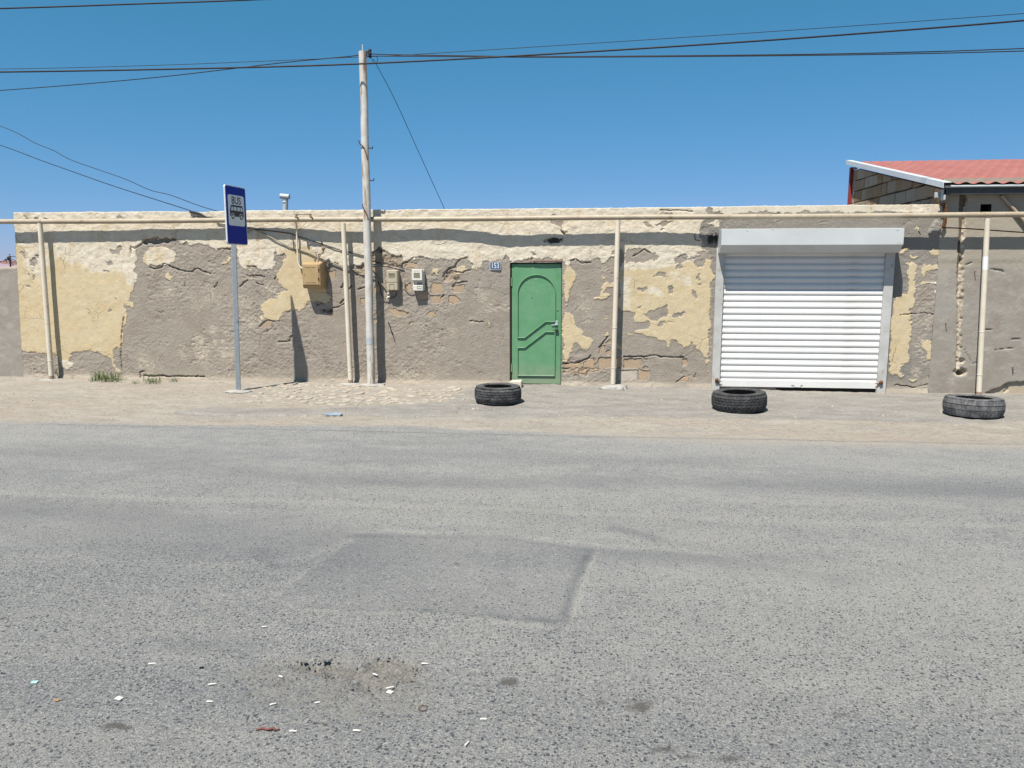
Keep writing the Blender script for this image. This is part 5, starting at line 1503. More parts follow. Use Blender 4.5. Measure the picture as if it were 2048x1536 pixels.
# ---- regulator box
gd = .20
yw = float(wy(on_y(625, 550)[0]))
yf = yw - gd
GB = lambda a, b, y=yf: on_y(595 + a / 9.6, 480 + b / 9.6, y)
x0 = GB(92, 600)[0]; x1 = GB(428, 600)[0]; zt = GB(250, 470)[2]; zb_ = GB(250, 870)[2]
gbox = thing('gas_regulator_box', (x0 + .1, yw, zb_), 'ochre metal gas regulator box on the plaster wall', 'gas box')
mb = MB()
b = bmesh.new()
front = [(x0, zb_), (x1, zb_), (x1, zt), (x0, zt)]
back = [(x0 - .012, zb_ - .045), (x1 + .030, zb_ - .045), (x1 + .030, zt + .035), (x0 - .012, zt + .035)]
fv = [b.verts.new((x, yf, z)) for x, z in front]
mv = [b.verts.new((x, yf + .055, z)) for x, z in back]
kv = [b.verts.new((x, yw + .01, z)) for x, z in back]
b.faces.new(fv); b.faces.new(kv[::-1])
for i in range(4):
    j = (i + 1) % 4
    b.faces.new((fv[i], mv[i], mv[j], fv[j])); b.faces.new((mv[i], kv[i], kv[j], mv[j]))
bmesh.ops.recalc_face_normals(b, faces=b.faces[:])
bmesh.ops.bevel(b, geom=b.edges[:], offset=.005, segments=2, affect='EDGES')
mb._merge(b); mb.build('body', M['gasbox'], gbox)
dx0, dx1, dz0, dz1 = x0 + .012, x1 - .020, zb_ + .010, zt - .006
mb = MB(); mb.box((dx0, yf - .006, dz0), (dx1, yf + .002, dz1), .003)
gdr = mb.build('door', M['gasdoor'], gbox)
mb = MB()
for (a, b1, c, d1) in ((140, 517, 240, 522), (268, 517, 345, 522), (150, 805, 240, 814), (262, 805, 355, 814)):
    p = GB(a, b1, yf - .006); q = GB(c, d1, yf - .006)
    mb.box((p[0], yf - .010, q[2] - .003), (q[0], yf - .0055, p[2] + .003), .001)
mb.build('louvre', M['gasbox'], gdr)
mb = MB(); p = GB(140, 670); mb.blob((p[0], yf - .008, p[2]), (.006, .005, .006), .1, 1, 1); mb.build('keyhole', M['dark_iron'], gdr)
for b1 in (565, 745):
    p = GB(405, b1); mb = MB(); mb.tube([(p[0], yf - .008, p[2] - .016), (p[0], yf - .008, p[2] + .016)], .008, 8); mb.build('hinge', M['rust'], gbox)
# valve fittings on top
V_ = lambda a, b: on_y(595 + a / 9.6, 480 + b / 9.6, yw - .10)
mb = MB(); mb.tube([V_(400, 430), V_(398, 330), V_(400, 275), V_(450, 262), V_(485, 250), V_(492, 200), V_(495, 165)], .014, 10).blob(V_(497, 160), (.028, .028, .028), .15, 2, 3).tube([V_(398, 345), V_(365, 300), V_(350, 245)], .008, 8).tube([V_(325, 240), V_(385, 235)], .009, 8).tube([V_(400, 330), V_(440, 295)], .012, 8)
mb.tube([V_(475, 135), V_(540, 155)], .009, 8)
mb.build('valve', M['rust_pale'], gbox)
mb = MB(); mb.tube([V_(335, 420), V_(335, 370)], .018, 10); mb.build('pipe_stub', M['rust_pale'], gbox)

# ---- electricity meters
ME = lambda a, b, y: on_y(740 + a / 10.97, 500 + b / 10.97, y)
ywm = float(wy(on_y(785, 560)[0]))


def meter(a0, a1, b0, b1, d, mat, label):
    y1 = ywm - d
    p = ME(a0, b0, y1); q = ME(a1, b1, y1)
    t = thing('electricity_meter', ((p[0] + q[0]) / 2, ywm, q[2]), label, 'electricity meter', 'electricity meters on the plaster wall')
    return t, p, q, y1


t, p, q, y1 = meter(352, 600, 440, 885, .115, 'meter_beige', 'yellowed beige electricity meter in one flat case beside the pole shadow')
zs = ME(470, 715, y1)[2]
mb = MB(); mb.box((p[0], y1 + .012, q[2]), (q[0] + .01, ywm + .01, p[2]), .012, 2); mb.build('case', M['meter_beige'], t)
mb = MB(); mb.box((p[0] + .002, y1, zs + .002), (q[0] - .002, y1 + .02, p[2] - .003), .006, 2)
up_ = mb.build('upper_cover', M['meter_beige'], t)
mb = MB(); mb.box((p[0] + .002, y1 + .002, q[2] + .003), (q[0] - .002, y1 + .02, zs - .002), .006, 2); lo_ = mb.build('terminal_cover', M['meter_beige'], t)
a = ME(405, 505, y1); b_ = ME(548, 605, y1)
mb = MB(); mb.box((a[0], y1 - .002, b_[2]), (b_[0], y1 + .003, a[2]), .001); mb.build('counter_window', M['meter_window'], up_)
mb = MB()
for k in range(5):
    xx = a[0] + .012 + k * (b_[0] - a[0] - .024) / 4
    mb.box((xx - .005, y1 - .004, (a[2] + b_[2]) / 2 + .004), (xx + .004, y1 - .0015, a[2] - .008), .001)
mb.build('counter_digit', M['meter_dark'], up_)
a = ME(430, 750, y1); b_ = ME(530, 870, y1)
mb = MB()
mb.tube([(a[0], y1 - .001, a[2]), (a[0], y1 - .001, b_[2]), ((a[0] + b_[0]) / 2, y1 - .001, b_[2] - .006), (b_[0], y1 - .001, b_[2]), (b_[0], y1 - .001, a[2]), ((a[0] + b_[0]) / 2, y1 - .001, a[2] + .008), (a[0], y1 - .001, a[2])], .0022, 6)
mb.build('seal_ridge', M['meter_dark'], lo_)
mb = MB(); c = ME(405, 955, ywm - .04); mb.blob(c, (.020, .018, .016), .2, 2, 4).blob(ME(410, 1030, ywm - .03), (.024, .018, .02), .2, 2, 5).blob(ME(375, 1060, ywm - .03), (.012, .012, .016), .2, 2, 5); mb.build('connector', M['meter_white'], t)

t, p, q, y1 = meter(912, 1150, 425, 890, .135, 'meter_white', 'white electricity meter with stepped case and square window, nearer the green door')
zs = ME(1030, 668, y1)[2]; zs2 = ME(1030, 770, y1 + .05)[2]
mb = MB(); mb.box((p[0], y1 + .055, q[2]), (q[0] + .012, ywm + .01, p[2] - .004), .008, 2); mb.build('case', M['meter_white'], t)
mb = MB(); mb.box((p[0], y1, zs), (q[0], y1 + .07, p[2]), .006, 2); up_ = mb.build('upper_cover', M['meter_white'], t)
mb = MB(); mb.box((p[0] + .008, y1 + .02, q[2] - .004), (q[0] + .004, y1 + .07, zs2), .007, 2); lo_ = mb.build('terminal_cover', M['meter_white'], t)
a = ME(958, 498, y1); b_ = ME(1095, 612, y1)
mb = MB(); mb.box((a[0], y1 - .002, b_[2]), (b_[0], y1 + .003, a[2]), .001); mb.build('counter_window', M['meter_window'], up_)
mb = MB()
for k in range(5):
    c = ME(970 + k * 27, 460, y1); mb.box((c[0] - .004, y1 - .0012, c[2] - (.006 if k % 2 else .004)), (c[0] + .002, y1 + .001, c[2] + .005))
mb.build('printed_mark', M['meter_dark'], up_)
a = ME(1035, 712, y1 + .05); b_ = ME(1135, 765, y1 + .05)
mb = MB(); mb.box((a[0], y1 + .047, b_[2]), (b_[0], y1 + .06, a[2]), .002); mb.build('side_window', M['meter_window'], t)
a = ME(1035, 790, y1 + .02); b_ = ME(1135, 845, y1 + .02)
mb = MB(); mb.tube([(a[0], y1 + .018, a[2]), (a[0], y1 + .018, b_[2]), (b_[0], y1 + .018, b_[2]), (b_[0], y1 + .018, a[2]), (a[0], y1 + .018, a[2])], .002, 6); mb.build('seal_ridge', M['meter_dark'], lo_)

# house number
p = on_wall(979.5, 524.5, .012); q = on_wall(1001.5, 540, .012)
npl = thing('number_plate', ((p[0] + q[0]) / 2, p[1], q[2]), 'small blue enamel plate reading 153 left of the green door', 'house number')


def rrect(x0, z0, x1, z1, r, n=5):
    out = []
    for cx, cz, a0 in ((x1 - r, z1 - r, 0), (x0 + r, z1 - r, 90), (x0 + r, z0 + r, 180), (x1 - r, z0 + r, 270)):
        for k in range(n + 1):
            a = radians(a0 + 90 * k / n); out.append((cx + r * cos(a), cz + r * sin(a)))
    return out


yp = float(p[1])
mb = MB(); mb.prism(rrect(p[0], q[2], q[0], p[2], .014), (0, yp, 0), (1, 0, 0), (0, 0, 1), (0, -1, 0), -.02, 0, .001); mb.build('plate_rim', M['plate_white'], npl)
mb = MB(); mb.prism(rrect(p[0] + .006, q[2] + .008, q[0] - .004, p[2] - .002, .012), (0, yp, 0), (1, 0, 0), (0, 0, 1), (0, -1, 0), -.01, .002, .0005); mb.build('plate_face', M['plate_blue'], npl)


def text_mesh(s, size, depth, mat, name, xf, parent, xscale=1.0, offset=0.0):
    cu = bpy.data.curves.new('t', 'FONT')
    cu.body = s; cu.size = size; cu.extrude = depth; cu.align_x = 'CENTER'; cu.align_y = 'CENTER'; cu.offset = offset
    to = bpy.data.objects.new('t', cu); COL.objects.link(to)
    dg = bpy.context.evaluated_depsgraph_get(); dg.update()
    me = bpy.data.meshes.new_from_object(to.evaluated_get(dg))
    bpy.data.objects.remove(to)
    me.transform(Matrix.Diagonal((xscale, 1, 1, 1)))
    me.transform(xf)
    me.transform(Matrix.Translation(-world_loc(parent)))
    me.materials.clear(); me.materials.append(mat)
    o = bpy.data.objects.new(name, me); COL.objects.link(o); o.parent = parent
    return o


def basis(origin, U, V, N):
    m = Matrix.Identity(4)
    for i in range(3):
        m[i][0] = U[i]; m[i][1] = V[i]; m[i][2] = N[i]; m[i][3] = origin[i]
    return m


hh = p[2] - q[2]
text_mesh('153', hh * .92, .0008, M['plate_white'], 'numerals', basis(((p[0] + q[0]) / 2, yp - .003, (p[2] + q[2]) / 2 + hh * .02), (1, 0, 0), (0, 0, 1), (0, -1, 0)), npl, .80, .0012)

# ---- cables running over the wall
def wall_cable(pts, r, mat, label, off=.012, s=1, ox=0, oy=0):
    mb = MB()
    P3 = [on_wall(ox + a / s, oy + b / s, off) for a, b in pts]
    mb.tube(P3, r, 7)
    o = mb.build('wall_cable', mat)
    return tag(top(o, P3[len(P3) // 2]), label, 'cable')


wall_cable([(-1000, 250), (-700, 300), (-450, 335), (-250, 355), (0, 388), (130, 438), (400, 520), (560, 575), (720, 628), (790, 642), (1020, 695), (1110, 760), (1220, 790), (1330, 802), (1550, 866)], .007, M['cable'], 'upper black cable running from behind the bus sign down to the meters', .020, C6, 580, 410)
wall_cable([(-560, 310), (-350, 395), (-150, 500), (0, 575), (130, 610), (270, 660), (400, 715), (540, 775), (720, 845), (880, 885), (1030, 935), (1090, 1000), (1130, 975), (1200, 1010), (1250, 1070), (1320, 1160), (1345, 1200)], .009, M['cable_pale'], 'lower thick cable with pale sheath sagging past the gas box to the beige meter', .025, C6, 580, 410)
wall_cable([(1120, 860), (1160, 930), (1200, 1010), (1240, 1060), (1300, 1150), (1340, 1180)], .006, M['cable_pale'], 'short pale cable hanging down to the underside of the beige meter', .016, C6, 580, 410)
wall_cable([(1200, 1040), (1235, 1130), (1245, 1220), (1275, 1270), (1330, 1275), (1400, 1270), (1440, 1240), (1460, 1190)], .006, M['cable'], 'loop of black cable hanging under the beige meter', .03, C6, 580, 410)
wall_cable([(1562, 1040), (1560, 1120), (1590, 1170), (1640, 1200), (1700, 1195)], .006, M['cable_pale'], 'curled pale cable end left of the white meter', .02, C6, 580, 410)
wall_cable([(1840, 1060), (1865, 1110), (1860, 1150), (1830, 1180)], .004, M['cable'], 'thin dark wire loop on the right of the white meter', .06, C6, 580, 410)
wall_cable([(1340, 370), (1370, 440), (1400, 550)], .007, M['cable'], 'short stub of black cable sticking out beside the pole shadow', .05, C6, 580, 590)
wall_cable([(1740, 355), (1735, 400), (1745, 435), (1800, 440)], .006, M['rust'], 'rusty iron hook above the left end of the shutter box', .03, C5, 1110, 410)
wall_cable([(490, 455), (515, 490), (520, 515)], .006, M['rust'], 'short rusty hook right of the shutter box', .05, 7.367, 1770, 400)
wall_cable([(35, 470), (50, 500), (48, 560), (60, 620)], .007, M['dark_iron'], 'dark cable clamp fixed to the wall beside the branch pipe', .03, C6, 580, 410)
# dark tangle where the overhead wires reach the wall top
o = wall_cable([(540, 90), (600, 100), (680, 120), (730, 150), (770, 170), (850, 178)], .016, M['cable'], 'thick dark bundle where overhead wires land on the wall top', .02, C6, 300, 410)

# ================================================================== BUS STOP SIGN
sb = Vector((-4.842, -1.0, 0)); sb.z = ground_z(sb.x, sb.y)
sign = thing('bus_stop_sign', tuple(sb), 'blue and white bus stop sign on a square steel post', 'bus stop sign')
ptop = on_y(465.5, 430, -.99)
mb = MB()
dirp = (Vector(ptop) - sb)
rotp = dirp.to_track_quat('Z', 'X').to_matrix() @ Matrix.Rotation(radians(8), 3, 'Z')
L = dirp.length
mb.box((-.031, -.031, -.1 - L / 2), (.031, .031, L / 2 + .1), .005, 2)
for v in mb.bm.verts: v.co = rotp @ v.co + sb + dirp / 2
mb.build('post', M['galv'], sign)
mb = MB(); mb.blob((sb.x, sb.y - .03, sb.z - .005), (.21, .14, .028), .3, 3, 6); mb.build('footing', M['footing'], sign)
TL = Vector(on_y(448.5, 367.5, -1.25)); BL = Vector(on_y(456, 488.5, -1.25)); TR = Vector(on_y(490.3, 377, -.74)); BR = Vector(on_y(496, 491, -.74))
U = ((TR - TL) + (BR - BL)).normalized(); Vv = Vector((0, 0, 1)); U = (U - Vv * U.dot(Vv)).normalized()
Nn = U.cross(Vv); O = (TL + TR + BL + BR) / 4
bw = ((TR - TL).length + (BR - BL).length) / 2; bh = ((TL - BL).length + (TR - BR).length) / 2
pl = lambda name, poly, d0, d1, mat, par: MB().prism(poly, O, U, Vv, Nn, d0, d1, .0008).build(name, mat, par)
hw, hh = bw / 2, bh / 2
brd = pl('board', rrect(-hw, -hh, hw, hh, .035, 6), -.02, 0, M['sign_rim'], sign)
pl('blue_field', rrect(-hw + .012, -hh + .012, hw - .012, hh - .012, .028, 6), -.005, .0015, M['blue_sign'], brd)
wt, wb = hh - .155 * bh, hh - .675 * bh
ww = .395 * bw
pl('white_panel', rrect(-ww, wb, ww, wt, .03, 6), -.003, .003, M['sign_white'], brd)
PWd, PHt = 2 * ww, wt - wb


def bp(pts): return [(-ww + a * PWd, wt - b * PHt) for a, b in pts]


# pictogram: minibus in side view
pl('bus_emblem', bp([(.095, .70), (.095, .50), (.165, .345), (.20, .325), (.84, .325), (.875, .345), (.935, .52), (.945, .70)][::-1]), .001, .0045, M['sign_black'], brd)
for wnd in ([(.155, .505), (.20, .385), (.285, .385), (.285, .505)], [(.335, .385), (.485, .385), (.485, .505), (.335, .505)], [(.545, .385), (.695, .385), (.695, .505), (.545, .505)], [(.745, .385), (.825, .385), (.885, .505), (.745, .505)]):
    pl('emblem_window', bp(wnd), .002, .006, M['sign_white'], brd)
circ = lambda cx, cy, r: [(cx + r * cos(2 * pi * k / 20), cy + r * sin(2 * pi * k / 20)) for k in range(20)][::-1]
for cx in (.25, .765):
    pl('emblem_wheel', bp(circ(cx, .70, .112)), .002, .006, M['sign_white'], brd)
    pl('emblem_wheel', bp(circ(cx, .70, .092)), .003, .0075, M['sign_black'], brd)
    pl('emblem_wheel', bp(circ(cx, .70, .045)), .004, .009, M['sign_white'], brd)
tx = O + Vv * (wt - .185 * PHt) + Nn * .0035
text_mesh('BUS', .165 * 1.0 * PHt / .41 * .62 * 1.35, .0008, M['sign_black'], 'lettering', basis(tx, U, Vv, Nn), brd, 1.02, .0018)
mb = MB()
for dv in (.2, -.2):
    c = O + Vv * dv - Nn * .035
    mb.box((c.x - .045, c.y - .04, c.z - .02), (c.x + .02, c.y + .04, c.z + .02), .003)
mb.build('clamp', M['galv'], sign)

# ================================================================== UTILITY POLE
pbase = Vector((on_y(742.5, 769, -.25)[0], -.25, 0)); pbase.z = ground_z(pbase.x, pbase.y) - .0
pole = thing('utility_pole', tuple(pbase), 'tall weathered white utility pole with rust streaks and climbing hooks', 'utility pole')
ptop = Vector(on_y(725.5, 103, -.22))
mb = MB()
n = 14
PP = [pbase + (ptop - pbase) * (i / n) + Vector((.004 * sin(i * 1.7), 0, 0)) for i in range(n + 1)]
PP[0].z -= .1
mb.tube(PP, [.058 - .006 * i / n for i in range(n + 1)], 20); shaft = mb.build('shaft', M['pole'], pole)
mb = MB(); mb.tube([ptop, ptop + Vector((0, 0, .09))], .010, 8); mb.build('top_pin', M['zinc'], pole)
mb = MB(); mb.blob((pbase.x + .02, pbase.y - .02, pbase.z), (.20, .13, .022), .2, 3, 9); mb.build('footing', M['footing'], pole)
K = lambda a, b, y=-.20: Vector(on_y(700 + a / 15.36, 80 + b / 15.36, y))
mb = MB(); mb.tube([K(440, 400), K(600, 530), K(660, 555)], .009, 8).tube([K(450, 345), K(600, 343)], .006, 6); mb.build('bracket', M['rust'], pole)
mb = MB(); mb.lathe([(.0, .06), (.018, .058), (.022, .03), (.014, .022), (.022, .014), (.024, -.02), (.014, -.03), (.02, -.05), (.0, -.055)], tuple(K(615, 415)), 14); mb.build('insulator', M['cable'], pole)
H = lambda a, b, y=-.29: Vector(on_y(640 + a / 4.39, 70 + b / 4.39, y))
for pts in ([(418, 1100), (408, 1050), (385, 985), (350, 955), (340, 925)], [(425, 990), (460, 997), (463, 978)], [(436, 1276), (468, 1280), (474, 1258)]):
    mb = MB(); mb.tube([H(*q, -.29 if len(pts) > 3 else -.24) for q in pts], .008, 7); mb.build('climbing_hook', M['rust'] if len(pts) > 3 else M['dark_iron'], pole)
mb = MB(); mb.tube([Vector(on_y(a, b, -.305)) for a, b in ((736, 440), (735, 431), (730, 421), (726, 415), (725, 408))], .007, 7); mb.build('climbing_hook', M['rust'], pole)
z_a = on_y(742, 688, -.25)[2]; z_b = on_y(742, 675, -.25)[2]
t1_ = (z_a - pbase.z) / (ptop.z - pbase.z); t2_ = (z_b - pbase.z) / (ptop.z - pbase.z)
mb = MB(); mb.tube([pbase + (ptop - pbase) * t1_, pbase + (ptop - pbase) * t2_], .0592, 20, cap=False); mb.build('paint_band', M['zinc'], pole)

# ---- overhead wires
def wire(pts, r, label, name='overhead_wire'):
    """pts: (px, py, y) sight points at a street distance y; the ends run on past the frame"""
    P3 = [Vector(on_y(a, b, y)) for a, b, y in pts]
    Q = []
    n = len(P3)
    for i in range(n - 1):                     # smooth interpolation
        p0 = P3[max(i - 1, 0)]; p1 = P3[i]; p2 = P3[i + 1]; p3 = P3[min(i + 2, n - 1)]
        for k in range(6):
            t = k / 6
            Q.append(.5 * ((2 * p1) + (p2 - p0) * t + (2 * p0 - 5 * p1 + 4 * p2 - p3) * t * t + (3 * p1 - p0 - 3 * p2 + p3) * t ** 3))
    Q.append(P3[-1])
    mb = MB(); mb.tube(Q, r, 6)
    o = mb.build(name, M['cable'])
    return tag(top(o, Q[len(Q) // 2]), label, 'wire', 'overhead wires crossing the sky')


wire([(-500, 30, -5), (0, 17, -5), (270, 8, -5), (540, -2, -5), (1100, -30, -5), (2400, -130, -5)], .006, 'black wire crossing the top left corner of the sky')
wire([(-500, 148, -.45), (0, 144, -.42), (400, 137, -.40), (725, 127.5, -.38), (1100, 108, -.38), (1500, 83, -.4), (1800, 61, -.42), (2048, 41, -.45), (2500, 0, -.5)], .0115, 'thickest black cable passing in front of the pole just below its top')
wire([(-500, 142, -.1), (0, 138, -.1), (300, 131, -.1), (560, 121, -.12), (720, 114, -.15), (745, 113, -.15), (900, 104.5, -.2), (1500, 66, -.3), (2048, 27, -.4), (2500, -8, -.5)], .0042, 'hair thin wire rising highest of all towards the upper right')
wire([(-500, 215, 2.0), (0, 181, 1.3), (300, 156, .8), (560, 126, .2), (718, 110.5, -.2), (733, 103, -.2)], .0068, 'wire dropping leftwards from the pole top across the other two wires')
wire([(740, 102, -.2), (748, 108, -.2), (900, 111, -.2), (1100, 113, -.2), (1500, 110, -.2), (1800, 105, -.2), (2048, 97, -.2), (2500, 80, -.2)], .0068, 'upper of the two wires sagging rightwards from the insulator on the pole')
wire([(742, 112, -.25), (900, 113, -.25), (1100, 114.5, -.25), (1500, 112, -.25), (1800, 108, -.25), (2048, 102, -.25), (2500, 89, -.25)], .0068, 'lower of the two wires sagging rightwards from the insulator on the pole')
wire([(753, 111, -.2), (755, 121, -.2), (748, 127, -.2), (745, 119, -.2), (752, 128, -.18), (790, 200, .1), (840, 310, .4), (890, 420, .7), (910, 465, .8)], .0042, 'single thin wire falling steeply from the pole top to the roof')
wire([(-400, 150, 3.4), (-200, 190, 2.8), (0, 252, 2.2), (70, 286, 2.0), (107, 301, 1.8), (140, 319, 1.7), (190, 337, 1.5), (250, 358, 1.2), (300, 380, .9), (340, 390, .65), (400, 412, .30), (450, 427, .02), (470, 436, -.03)], .0055, 'kinked upper wire coming down from the left behind the bus sign')
wire([(-400, 160, 3.4), (-200, 222, 2.7), (0, 290, 2.0), (80, 320, 1.7), (150, 345, 1.4), (230, 373, 1.0), (330, 405, .45), (380, 421, .12), (405, 430, -.03)], .0065, 'lower straight wire coming down from the left onto the wall top')

# ---- vent pipe on the roof
vy = 1.6
Vp = lambda a, b: on_y(550 + a / 27.92, 375 + b / 27.92, vy)
a = Vp(540, 1300); b_ = Vp(590, 560)
vent = thing('vent_pipe', (a[0], vy, 2.45), 'zinc vent pipe with a T shaped cap standing on the flat roof', 'vent pipe')
mb = MB(); mb.tube([(a[0], vy, 2.44), (b_[0], vy, b_[2])], .043, 14); mb.build('stem', M['zinc'], vent)
p0 = Vp(330, 480); p1 = Vp(825, 530)
mb = MB(); mb.tube([(p0[0], vy - .02, p0[2]), (p1[0], vy - .02, p1[2])], .042, 14); mb.build('cap', M['zinc'], vent)
c = Vp(560, 830)
mb = MB(); mb.lathe([(.043, -.012), (.049, -.008), (.049, .008), (.043, .012)], (c[0], vy, c[2]), 14); mb.build('joint_ring', M['zinc'], vent)

# ================================================================== TYRES
def tyre(px, py, wpx, label, dust, base, pattern, tilt=(0, 0), hk=.335, rimk=.60):
    """px, py: foot of the tyre nearest the viewer; wpx: its width in the photograph"""
    c = on_ground(px, py)
    d = float(np.dot(np.array(c) - _C, _fw))
    R = wpx * d / FPX / 2 * .985
    c = Vector(on_ground(px, py)) + Vector((0, R * .98, 0))
    d = float(np.dot(np.array(c) - _C, _fw)); R = wpx * d / FPX / 2 * .985
    Hh = 2 * R * hk
    for _ in range(4):
        q = [np.array([c.x + R * cos(a), c.y + R * sin(a), c.z + Hh * .5]) - _C for a in np.linspace(0, 2 * pi, 72)]
        us = [1024 + FPX * float(v @ _rt) / float(v @ _fw) for v in q]
        R *= wpx / (max(us) - min(us))
        c.x += (px - (max(us) + min(us)) / 2) * d / FPX
        Hh = 2 * R * hk
    zt_ = max(ground_z(c.x + R * .9 * cos(q), c.y + R * .9 * sin(q)) for q in np.linspace(0, 6.28, 16)) + .004
    t = thing('tyre', (c.x, c.y, zt_), label, 'tyre', 'old tyres laid along the roadside')
    mat = m_tyre('tyre_rubber_' + pattern, dust, base)
    seg = 216
    # tread: ribs and grooves, with cross cuts
    rows_ = {'fine': [.10, .24, .28, .42, .45, .57, .60, .74, .78, .90], 'blocks': [.10, .27, .30, .42, .45, .57, .60, .73, .76, .92], 'ribs': [.08, .36, .40, .64, .68, .94]}[pattern]
    zsq = []
    for i in range(0, len(rows_), 2): zsq += [(rows_[i], 0), (rows_[i] + .008, 1), (rows_[i + 1] - .008, 1), (rows_[i + 1], 0)]
    mb = MB()
    rings = []
    nrow = len(rows_) // 2
    for k in range(seg):
        a = 2 * pi * k / seg
        ring = []
        for j, (f, u) in enumerate(zsq):
            r_ = R - .010 - (.012 if f < .14 or f > .86 else 0) * abs(f - .5) * 1.6 - R * .05 * (abs(f - .5) * 2) ** 4
            row_i = j // 4
            cut = ((k + row_i * 2) % (6 if pattern != 'ribs' else 5)) < (2 if pattern == 'blocks' else 1)
            if pattern == 'ribs' and row_i == 1: cut = ((k + 1) % 5) < 1
            up_r = .009 if (u and not cut) else 0.0
            if u and cut: up_r = .003
            ring.append(mb.bm.verts.new(((r_ + up_r) * cos(a), (r_ + up_r) * sin(a), f * Hh)))
        rings.append(ring)
    for k in range(seg):
        A_, B2 = rings[k], rings[(k + 1) % seg]
        for j in range(len(zsq) - 1):
            mb.bm.faces.new((A_[j], B2[j], B2[j + 1], A_[j + 1]))
    o = mb.build('tread', mat); o.parent = t
    ri = R * rimk
    re = R - .010 - .019 - R * .05 * .41
    for sgn in (1, 0):
        zf = (lambda f: Hh * (1 - f)) if sgn else (lambda f: Hh * f)
        pr = [(R - .020 - R * .04, zf(.085)), (R * .945, zf(.045)), (R * .90, zf(.012)), (R * .84, zf(-.005)), (R * .76, zf(-.006)), (R * .755, zf(-.001)), (R * .70, zf(.005)), (ri + .018, zf(.018)), (ri + .012, zf(.012)), (ri + .004, zf(.02)), (ri, zf(.05)), (ri + .003, zf(.09)), (ri + .03, zf(.11)), (R * .82, zf(.10)), (R * .88, zf(.16)), (R * .90, zf(.3)), (R * .905, zf(.5))]
        pr[0] = (re + .006, zf(.10))
        mb = MB(); mb.lathe(pr, (0, 0, 0), 96)
        o = mb.build('sidewall', mat); o.parent = t
    t.rotation_euler = (tilt[0], tilt[1], random.uniform(0, 6))
    return t


tyre(996, 813.5, 94, 'worn black tyre beside the white stone block by the green door', .55, (0.022, 0.022, 0.025), 'fine', (radians(0), radians(0)), .34)
tyre(1479, 829.5, 112, 'black tyre with blocky tread in front of the roller shutter', .35, (0.018, 0.018, 0.020), 'blocks', (radians(1), radians(1.5)), .325)
tyre(1948, 842, 127, 'dusty grey tyre with straight ribs by the right hand pipe post', .95, (0.035, 0.036, 0.040), 'ribs', (radians(1), radians(1.5)), .33)

# ================================================================== SMALL THINGS ON THE GROUND
p = on_y(1031, 775, -.18)
gzv_ = ground_z(p[0], -.18)
a = on_y(1020, 760, -.22); b_ = on_y(1045, 778, -.22)
mb = MB(); mb.box((a[0], -.30, gzv_ - .02), (b_[0], -.10, a[2]), .018, 2, jit=.014)
o = mb.build('stone_block', M['white_stone'], smooth=False)
tag(top(o, (p[0], -.2, gzv_)), 'rough white stone block standing at the foot of the green door', 'stone')

c = on_ground(668, 831)
mb = MB(); mb.prism([(-.11, -.02), (-.02, -.05), (.09, -.03), (.10, .02), (.02, .05), (-.05, .03)], (c.x, c.y, c.z + .008), (1, 0, 0), (0, .99, .12), (0, -.12, .99), 0, .018, .004)
o = mb.build('plastic_scrap', M['scrap_blue'])
tag(top(o, c), 'flat faded blue scrap lying on the sandy verge near the road', 'scrap')


def tuft(x0p, x1p, py, n, h, spread, label, lean=0.0, seed=0):
    r = random.Random(seed)
    V = []; Fc = []
    for _ in range(n):
        px = r.triangular(x0p, x1p) if r.random() < .6 else r.uniform(x0p, x1p)
        b = on_ground(px, py + r.uniform(-spread, spread))
        hh = h * r.choice((.3, .45, .6, .8, 1.0, 1.35)) * r.uniform(.8, 1.1)
        an = r.uniform(0, 6.28); w = r.uniform(.002, .0045)
        d = Vector((cos(an), sin(an), 0)); s = Vector((-d.y, d.x, 0))
        bend = r.uniform(.1, 1.1) * hh
        p0 = Vector(b) - Vector((0, 0, .01)); p1 = p0 + Vector((0, 0, hh * .6)) + d * bend * .3; p2 = p0 + Vector((0, 0, hh)) * r.uniform(.7, 1) + d * bend
        for q in (p0, p1, p2): q.y = min(q.y, -.03)
        k = len(V)
        V += [p0 - s * w, p0 + s * w, p1 + s * w * .7, p1 - s * w * .7, p2]
        Fc += [(k, k + 1, k + 2, k + 3), (k + 3, k + 2, k + 4)]
    c = on_ground((x0p + x1p) / 2, py)
    me = bpy.data.meshes.new('grass_tuft')
    me.from_pydata([tuple(v - c) for v in V], [], Fc); me.update()
    me.materials.append(M['grass'])
    o = bpy.data.objects.new('grass_tuft', me); o.location = c; COL.objects.link(o)
    return tag(o, label, 'grass tuft', 'tufts of grass along the foot of the wall')


tuft(105, 127, 754, 150, .17, 2.5, 'tall dark tuft of grass tight against the foot of the leftmost pipe post', seed=1)
tuft(176, 245, 760, 330, .16, 5, 'widest green tuft of grass under the arched bare patch of the wall', seed=2)
tuft(262, 284, 766, 40, .05, 2, 'sparse low scrap of grass left of the long crack at the wall foot', seed=3)
tuft(287, 322, 764, 100, .11, 4, 'small green tuft of grass below the left end of the crack', seed=4)
tuft(335, 362, 762, 40, .09, 2, 'thin straggling stems of grass under the middle of the crack', seed=5)
tuft(385, 424, 757, 90, .11, 3, 'small tuft of grass at the wall foot next to the bus sign post', seed=6)

